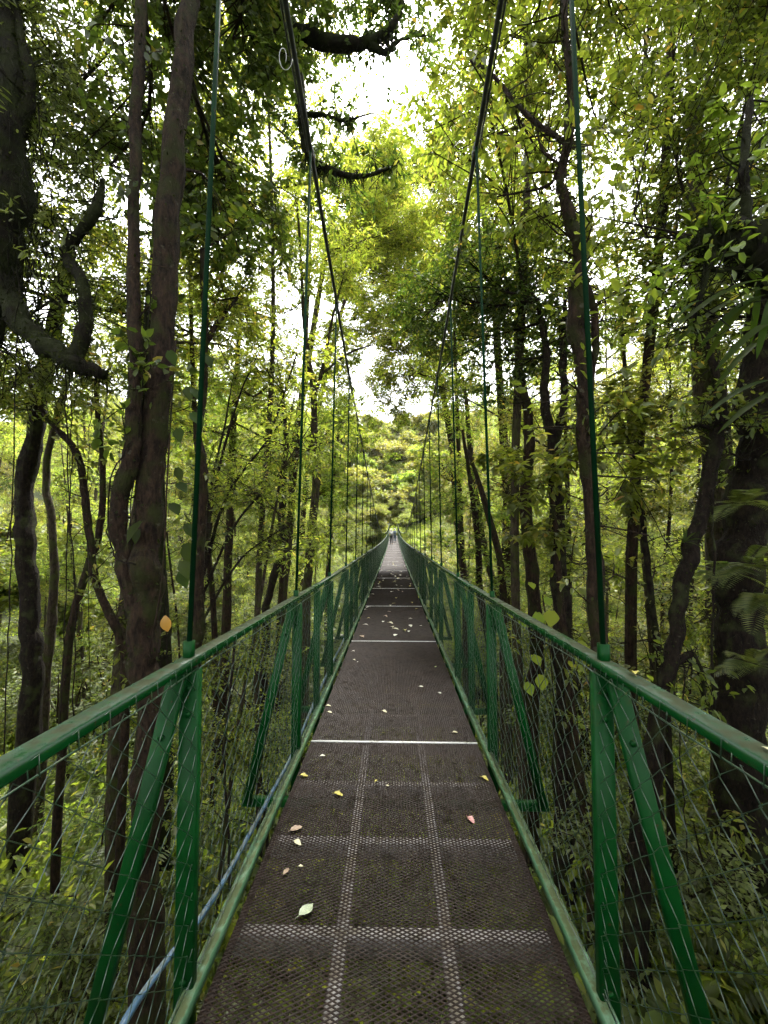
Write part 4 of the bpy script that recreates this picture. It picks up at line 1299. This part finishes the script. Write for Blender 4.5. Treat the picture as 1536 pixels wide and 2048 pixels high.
lv = []
for (x, y) in [(362, 790), (372, 835), (350, 860), (368, 925), (355, 960), (345, 1000), (352, 1040), (362, 1075), (352, 1110), (372, 1140), (262, 1030), (345, 700), (380, 760), (395, 700), (262, 1060)]:
    dx = 1 if x > 300 else -.6
    lv.append((x + random.uniform(-14, 26), y + random.uniform(-14, 14), random.uniform(3.45, 3.65), HEART, (dx*random.uniform(.2, .9), -random.uniform(.1, .5), -random.uniform(.4, 1.1)), random.uniform(.5, 1.0)))
lv.append((330, 1232, 3.5, DRYL, (.25, -.2, -1), .9))
leafy_plant('climbing_vine', 'climbing plant with large pointed leaves and one orange leaf on the forked tree', 'climbing plant',
            [([(300, 1300, 3.55), (325, 1150, 3.55), (335, 950, 3.6), (345, 780, 3.62), (352, 680, 3.65)], .016)], lv)

lv = []
for (x, y, s) in [(1075, 1225, .95), (1103, 1222, 1.0), (1160, 1282, .8), (1082, 1350, .9), (1052, 1365, .8), (1060, 1165, .6), (1090, 1195, .7), (1045, 1235, .7), (1170, 1300, .7), (1065, 1310, .8), (1020, 1220, .6)]:
    lv.append((x, y, random.uniform(4.4, 4.8), HEART_L, (random.uniform(-.3, .3), -random.uniform(.3, .8), -random.uniform(.3, .9)), s*.9))
leafy_plant('heart_leaf_plant', 'plant with pale round heart-shaped leaves just outside the right railing', 'plant',
            [([(1120, 1640, 4.8), (1110, 1450, 4.7), (1100, 1300, 4.6), (1085, 1190, 4.6)], .014), ([(1110, 1450, 4.7), (1150, 1350, 4.6), (1165, 1290, 4.6)], .010)], lv)

# epiphytes on the limb at the right edge
limb, _ = hero('epiphyte_limb_tree', 'black mossy broken limb loaded with epiphytes jutting in at the right edge',
    [([(1900, 900, 3.9), (1700, 640, 3.6), (1600, 540, 3.4), (1540, 500, 3.3), (1470, 480, 3.3), (1400, 478, 3.3)], [150, 130, 120, 100, 60, 34]),
     ([(1490, 470, 3.3), (1490, 390, 3.3), (1488, 330, 3.3), (1500, 200, 3.4)], [20, 18, 16, 10]),
     ([(1425, 495, 3.3), (1410, 560, 3.3), (1395, 610, 3.3), (1378, 650, 3.35), (1350, 660, 3.35)], [14, 12, 9, 8, 4]),
     ([(1415, 530, 3.3), (1440, 543, 3.3), (1490, 530, 3.3)], [7, 6, 5])],
    [(1440, 455, 3.3, .14, 1.2), (1500, 460, 3.3, .2, 1.2), (1570, 430, 3.5, .35, 1.2), (1500, 250, 3.6, .35, 1.1)],
    (L_MID, .09, .045, .3, .6), MOSSY, limb_r=.012, to_ground=True)
moss('hanging_moss', [(1395, 478, 3.3), (1460, 470, 3.3), (1540, 480, 3.3), (1600, 540, 3.4)], 420, (.03, .14), .16)
lv = []
for (x, y, dx, dz, s) in [(1540, 560, -1, -.25, 1.0), (1545, 575, -1, -.35, 1.05), (1530, 590, -.8, -.6, .8), (1510, 600, -.55, -.8, .7), (1540, 600, -.3, -1, .6), (1515, 575, -.1, -1, .55),
                          (1560, 640, -.7, -.5, .8), (1560, 660, -.8, -.7, .8), (1550, 760, -1, -.3, .7), (1570, 780, -1, -.5, .7), (1450, 400, -.8, .2, .5), (1420, 490, -.9, -.4, .55), (1450, 420, -.5, .8, .4), (1405, 600, -.9, -.6, .4)]:
    lv.append((x, y, 3.15 + random.uniform(-.1, .1), STRAP, (dx, -.15 + random.uniform(-.1, .2), dz*.6 + .15), s))
for (x, y, dx, dz, s) in [(1440, 430, -.5, .9, .8), (1460, 425, .3, .8, .8), (1475, 460, .8, .1, .9), (1450, 465, -.2, .7, .7), (1395, 460, -1, .2, .9), (1380, 440, -.8, .5, .8), (1520, 430, .4, .9, .8), (1465, 540, .1, -1, .6)]:
    lv.append((x, y, 3.1, OVAL, (dx, -.3, dz), s))
leafy_plant('strap_leaf_epiphyte', 'epiphyte with long drooping strap leaves growing on the broken limb at right', 'plant',
            [([(1520, 560, 3.25), (1535, 570, 3.2), (1550, 590, 3.2)], .03)], lv, None, MOSSY)

# bromeliad on the bent tree and pale ferns before the thick trunk
lv = [(1368, 1085, 5.0, STRAP, (math.cos(a)*.6, -.2, math.sin(a)), .26) for a in np.linspace(.1, 3.0, 9)]
leafy_plant('bromeliad', 'small spiky bromeliad sitting in the fork of the bent dark tree', 'plant', [([(1368, 1095, 5.05), (1368, 1085, 5.0)], .05)], lv)


def fern_plant(label, px, py, d, n, L, mat=L_FERN):
    base = P(px, py, d); e = empty('fern', base); tag(e, label, 'fern', 'pale ferns by the thick dark trunk')
    for f in range(n):
        a = rng.uniform(-.4, 3.5); o = np.array([math.cos(a), -.35 + rng.normal(0, .3), .55*math.sin(a) + .2]); o /= np.linalg.norm(o)
        Lf = L*rng.uniform(.7, 1.2); u = np.linspace(0, 1, 26)
        p = np.outer(u*Lf, o) + np.outer(-.55*Lf*u**2, [0, 0, 1])
        t = unit(np.gradient(p, axis=0)); sd = unit(np.cross(t, [0, 0, 1.0]))
        ps, ds, us, ls = [], [], [], []
        for s in (-1, 1):
            ps.append(p[2:]); ds.append(sd[2:]*s + t[2:]*.5); us.append(np.cross(sd[2:], t[2:]))
            ls.append(.30*Lf*np.sin(np.linspace(.25, .98, 24)*math.pi)**.7 + .01)
        ps, ds, us, ls = map(np.concatenate, (ps, ds, us, ls))
        link('frond', leaves_mesh('frond', ps, ds, us, ls, ls*.11, mat, False, .3), e)


for lab, x, y, d in [('pale lacy fern high on the thick dark trunk at the right edge', 1480, 1010, 5.2), ('pale lacy fern spreading at the middle of the thick dark trunk', 1500, 1130, 5.1),
                     ('pale lacy fern hanging right beside the thick dark trunk', 1530, 1200, 5.0), ('lowest pale fern on the thick dark trunk, above the rail', 1505, 1330, 5.1), ('pale fern left of the thick dark trunk, near the thick pale trunk', 1450, 1150, 5.3)]:
    fern_plant(lab, x, y, d, 9, .55)

# ------------------------------------------------------------------ leaves fallen on the bridge
FL = {}
for nm, c in {'cream': (.42, .39, .24), 'yellow': (.36, .31, .06), 'tan': (.24, .17, .11), 'mottled': (.26, .30, .19), 'pink': (.34, .16, .14), 'white': (.46, .45, .36), 'green': (.20, .26, .06)}.items():
    FL[nm] = plain('fallen_leaf_' + nm, c, .5)


def fallen_mesh(seed, mat):
    r_ = random.Random(seed)
    n = 7; u = np.linspace(0, 1, n)
    w = .5*np.sin(np.clip(u+.02, 0, 1)*math.pi)**.8*np.array([r_.uniform(.75, 1.15) for _ in u]); w[-1] = .01
    cu = r_.uniform(.1, .5)
    bend = r_.uniform(-.12, .12)*np.sin(u*math.pi)
    z = (.10 + .5*cu)*cu*np.sin(u*math.pi*1.3 + .4) + .06
    mid = np.stack([u, bend, z], 1); e = cu*.5
    l_ = np.stack([u, bend + w*.62, z + w*e], 1); rr = np.stack([u, bend - w*.62, z + w*e*.8], 1)
    v = np.concatenate([l_, mid, rr]); k = np.arange(n-1)
    q = np.concatenate([np.stack([k, k+1, n+k+1, n+k], 1), np.stack([n+k, n+k+1, 2*n+k+1, 2*n+k], 1)])
    g = Geo().add(v, q); g.tube([(-.22, .02, .05), (0, 0, .05)], .018, 4)
    return g.mesh('fallen_leaf', mat, True)


FM = {(c, i): fallen_mesh(hash((c, i)) % 1000 if False else sum(map(ord, c))*7 + i, FL[c]) for c in FL for i in range(2)}


def deck_hit(px, py):
    """point of the deck on the sight line through a photo pixel"""
    v = (P(px, py, 1.0) - Vector((0, 0, CAM_Z)))
    y = 1.0
    for _ in range(40):
        y = (CAM_Z - float(deck_z(y))) / -v.z
    return Vector((v.x*y, y, float(deck_z(y)) + .004))


def fallen(px, py, size, c, rz, label, group=None, i=0):
    p = deck_hit(px, py)
    o = link('fallen_leaf', FM[(c, i)], None, p, (0, 0, rz), (size*.88,)*3)
    tag(o, label, 'leaf', group or 'leaves fallen on the bridge deck')
    return o


for a in [(580, 1664, .075, 'tan', .5, 'curled tan dead leaf on the deck at left, above a pale torn leaf'),
          (588, 1684, .055, 'cream', -.5, 'pale yellow torn leaf on the deck just below the curled tan leaf'),
          (598, 1835, .082, 'mottled', .9, 'largest fallen leaf, mottled whitish green, at left of the deck front'),
          (567, 1752, .045, 'tan', 1.2, 'small curled brownish leaf near the left deck edge'),
          (597, 1735, .025, 'cream', .2, 'tiny cream leaf scrap beside the small curled brownish leaf'),
          (600, 1553, .060, 'yellow', .1, 'yellow green ragged leaf at the left edge of the deck'),
          (640, 1514, .045, 'white', .3, 'whitish leaf at left just nearer than the second white joint'),
          (668, 1589, .065, 'yellow', -.1, 'flat yellow leaf left of centre with pointed tips'),
          (750, 1566, .035, 'yellow', 1.3, 'small upright yellow leaf at the deck centre'),
          (772, 1573, .025, 'cream', .2, 'tiny pale leaf beside the small upright yellow leaf'),
          (935, 1636, .060, 'pink', -1.0, 'reddish white shredded leaf on the right of the deck'),
          (963, 1556, .055, 'yellow', -.6, 'yellow leaf lodged at the right edge of the deck'),
          (838, 1374, .055, 'white', .1, 'bright whitish leaf right of centre between the two white joints'),
          (876, 1386, .045, 'white', -.4, 'pale leaf near the right edge between the two white joints'),
          (652, 1413, .055, 'cream', .1, 'cream leaf at left edge, upper one of a pair'),
          (655, 1425, .050, 'cream', -.2, 'cream leaf at left edge, lower one of a pair'),
          (764, 1423, .060, 'cream', -.5, 'cream leaf at the deck centre just beyond the second white joint'),
          (905, 1466, .050, 'cream', .1, 'cream leaf on the second white joint at right'),
          (728, 1250, .085, 'white', .1, 'whitish leaf left of centre just beyond the first white joint'),
          (735, 1237, .065, 'yellow', .4, 'faint yellow leaf just beyond the whitish leaf'),
          (704, 1303, .050, 'white', .1, 'small whitish leaf at left, closer than the first white joint'),
          (714, 1325, .030, 'white', .8, 'tiny white leaf below the small whitish leaf at left'),
          (818, 1238, .075, 'white', .2, 'whitish leaf right of centre beyond the first white joint'),
          (840, 1252, .050, 'white', .5, 'small pale leaf at right beyond the first white joint'),
          (706, 1320, .045, 'cream', -.5, 'thin bent cream leaf at left between the joints'),
          (870, 1335, .045, 'green', 1.0, 'greenish sprig at the right deck edge between the joints')]:
    fallen(*a, i=random.randint(0, 1))
r2 = random.Random(5)
for k in range(70):
    y = r2.uniform(6.2, 24)
    x = r2.uniform(-.6, .6)
    c = r2.choice(['white', 'cream', 'white', 'yellow', 'tan'])
    o = link('fallen_leaf', FM[(c, r2.randint(0, 1))], None, (x, y, float(deck_z(y)) + .004), (0, 0, r2.uniform(0, 6.28)), (r2.uniform(.06, .13),)*3)
    tag(o, 'small pale leaf scattered on the far part of the deck, beyond the first white joint', 'leaf', 'small leaves on the far deck')
for lab, px, py, c, s in [('pale yellow leaf lying on the right handrail', 1256, 1352, 'yellow', .045), ('pale bit of leaf caught under the right handrail near the frame edge', 1512, 1560, 'cream', .03)]:
    t = (px - 787)/F_PX; y = (RW)/t
    o = link('fallen_leaf', FM[(c, 0)], None, (RW - .0, y, float(rail_z(y)) + .002), (0, 0, 1.4), (s,)*3)
    tag(o, lab, 'leaf')

# ------------------------------------------------------------------ people far out on the bridge
SKIN = plain('skin', (.42, .26, .18), .6)


def skin_body(edges, rads, mat, name, parent, sub=2):
    """one continuous surface grown round a skeleton"""
    me = bpy.data.meshes.new(name)
    me.from_pydata([tuple(v) for v in edges[0]], edges[1], [])
    o = link(name, me, parent)
    md = o.modifiers.new('skin', 'SKIN')
    for i, r_ in enumerate(rads):
        me.skin_vertices[0].data[i].radius = (r_, r_) if not isinstance(r_, tuple) else r_
    me.skin_vertices[0].data[0].use_root = True
    ms = o.modifiers.new('sub', 'SUBSURF'); ms.levels = sub; ms.render_levels = sub
    me.materials.append(mat)
    return o


def person(label, x, y, rz, top, legs, hat, pack, lean, stride, hgt, arm):
    z = float(deck_z(y)) + .005
    e = empty('person', (x, y, z), rz); tag(e, label, 'person', 'people walking on the far part of the bridge')
    k = hgt/1.75
    J = lambda a, b, c: (a*k, b*k, c*k)
    # body skeleton: pelvis root, spine, neck, head, arms, legs with feet
    V_ = [J(0, 0, .93), J(0, -.01, 1.10), J(0, lean*.5, 1.34), J(0, lean*.8, 1.46), J(0, lean, 1.53), J(0, lean, 1.62),
          J(-.09, 0, .90), J(-.10, stride*.5, .50), J(-.10, stride*.3-.02, .09), J(-.10, stride*.3+.13, .035),
          J(.09, 0, .90), J(.10, -stride*.4+.04, .50), J(.10, -stride*.7, .09), J(.10, -stride*.7+.13, .035),
          J(-.19, lean*.6, 1.39), J(-.25, lean*.6-.04, 1.13), J(-.20, arm*.7, .98 + arm*.5), J(-.17, arm*.9, .96+arm*.6),
          J(.19, lean*.6, 1.39), J(.26, lean*.6-.02, 1.13), J(.22, arm*.9, 1.02 + arm*.3), J(.19, arm*1.1, 1.0+arm*.4)]
    E_ = [(0, 1), (1, 2), (2, 3), (3, 4), (4, 5), (0, 6), (6, 7), (7, 8), (8, 9), (0, 10), (10, 11), (11, 12), (12, 13), (2, 14), (14, 15), (15, 16), (16, 17), (2, 18), (18, 19), (19, 20), (20, 21)]
    r_ = [.13, .12, .15, .055, .05, .095, .085, .058, .040, .035, .085, .058, .040, .035, .055, .040, .030, .028, .055, .040, .030, .028]
    skin_body((V_, E_), [a*k for a in r_], SKIN, 'body', e)
    skin_body(([V_[0], V_[1], V_[2], V_[14], V_[15], V_[18], V_[19]], [(0, 1), (1, 2), (2, 3), (3, 4), (2, 5), (5, 6)]), [a*k for a in (.155, .145, .175, .075, .058, .075, .058)], top, 'shirt', e)
    ext = .35 if legs[1] == 'short' else 1.0
    kn = [V_[0], V_[6], V_[7], V_[8], V_[10], V_[11], V_[12]]
    skin_body((kn, [(0, 1), (1, 2), (2, 3), (0, 4), (4, 5), (5, 6)]), [a*k for a in (.155, .105, .075, .052, .105, .075, .052)], legs[0], 'trousers', e)
    sh = Geo()
    for q in (9, 13):
        v = V_[q]; sh.box((v[0], v[1]-.07*k, v[2]), (.09*k, .26*k, .075*k))
    link('shoes', sh.mesh('shoes', plain('shoe', (.04, .04, .04))), e)
    g = Geo(); hc = Vector(V_[5])
    g.tube([hc + Vector((0, -.01, -.04)), hc + Vector((0, -.015, .03)), hc + Vector((0, -.01, .09)), hc + Vector((0, -.01, .125))], [.10*k, .112*k, .09*k, .02], 12)
    if hat[1]: g.tube([hc + Vector((0, 0, .045)), hc + Vector((0, 0, .055))], [.18*k, .17*k], 14)
    link('hat' if hat[1] else 'hair', g.mesh('hat', hat[0], True), e)
    if pack is not None:
        link('backpack', Geo().bar(J(0, -.19, 1.02), J(0, -.19+lean*.4, 1.44), .30, .17, (1, 0, 0), .05).mesh('backpack', pack), e)
    return e


WH = plain('white_cloth', (.36, .36, .35), .8); BK = plain('black_cloth', (.02, .022, .028), .8); GY_ = plain('grey_patterned_cloth', (.22, .22, .22), .8); BL = plain('blue_grey_cloth', (.07, .10, .14), .8)
person('person in dark trousers and mottled white top, nearest of those on the bridge', -.26, 46, 0.1, GY_, (BK, 'long'), (WH, True), WH, .04, .16, 1.76, .25)
person('person with white hat and blue grey bag walking ahead on the right', .16, 50, -.1, WH, (BL, 'long'), (WH, True), BL, .03, .12, 1.78, .2)
person('person in a white top half hidden behind the nearest walker', -.24, 51.5, .05, WH, (GY_, 'long'), (WH, False), None, .02, .1, 1.74, .2)
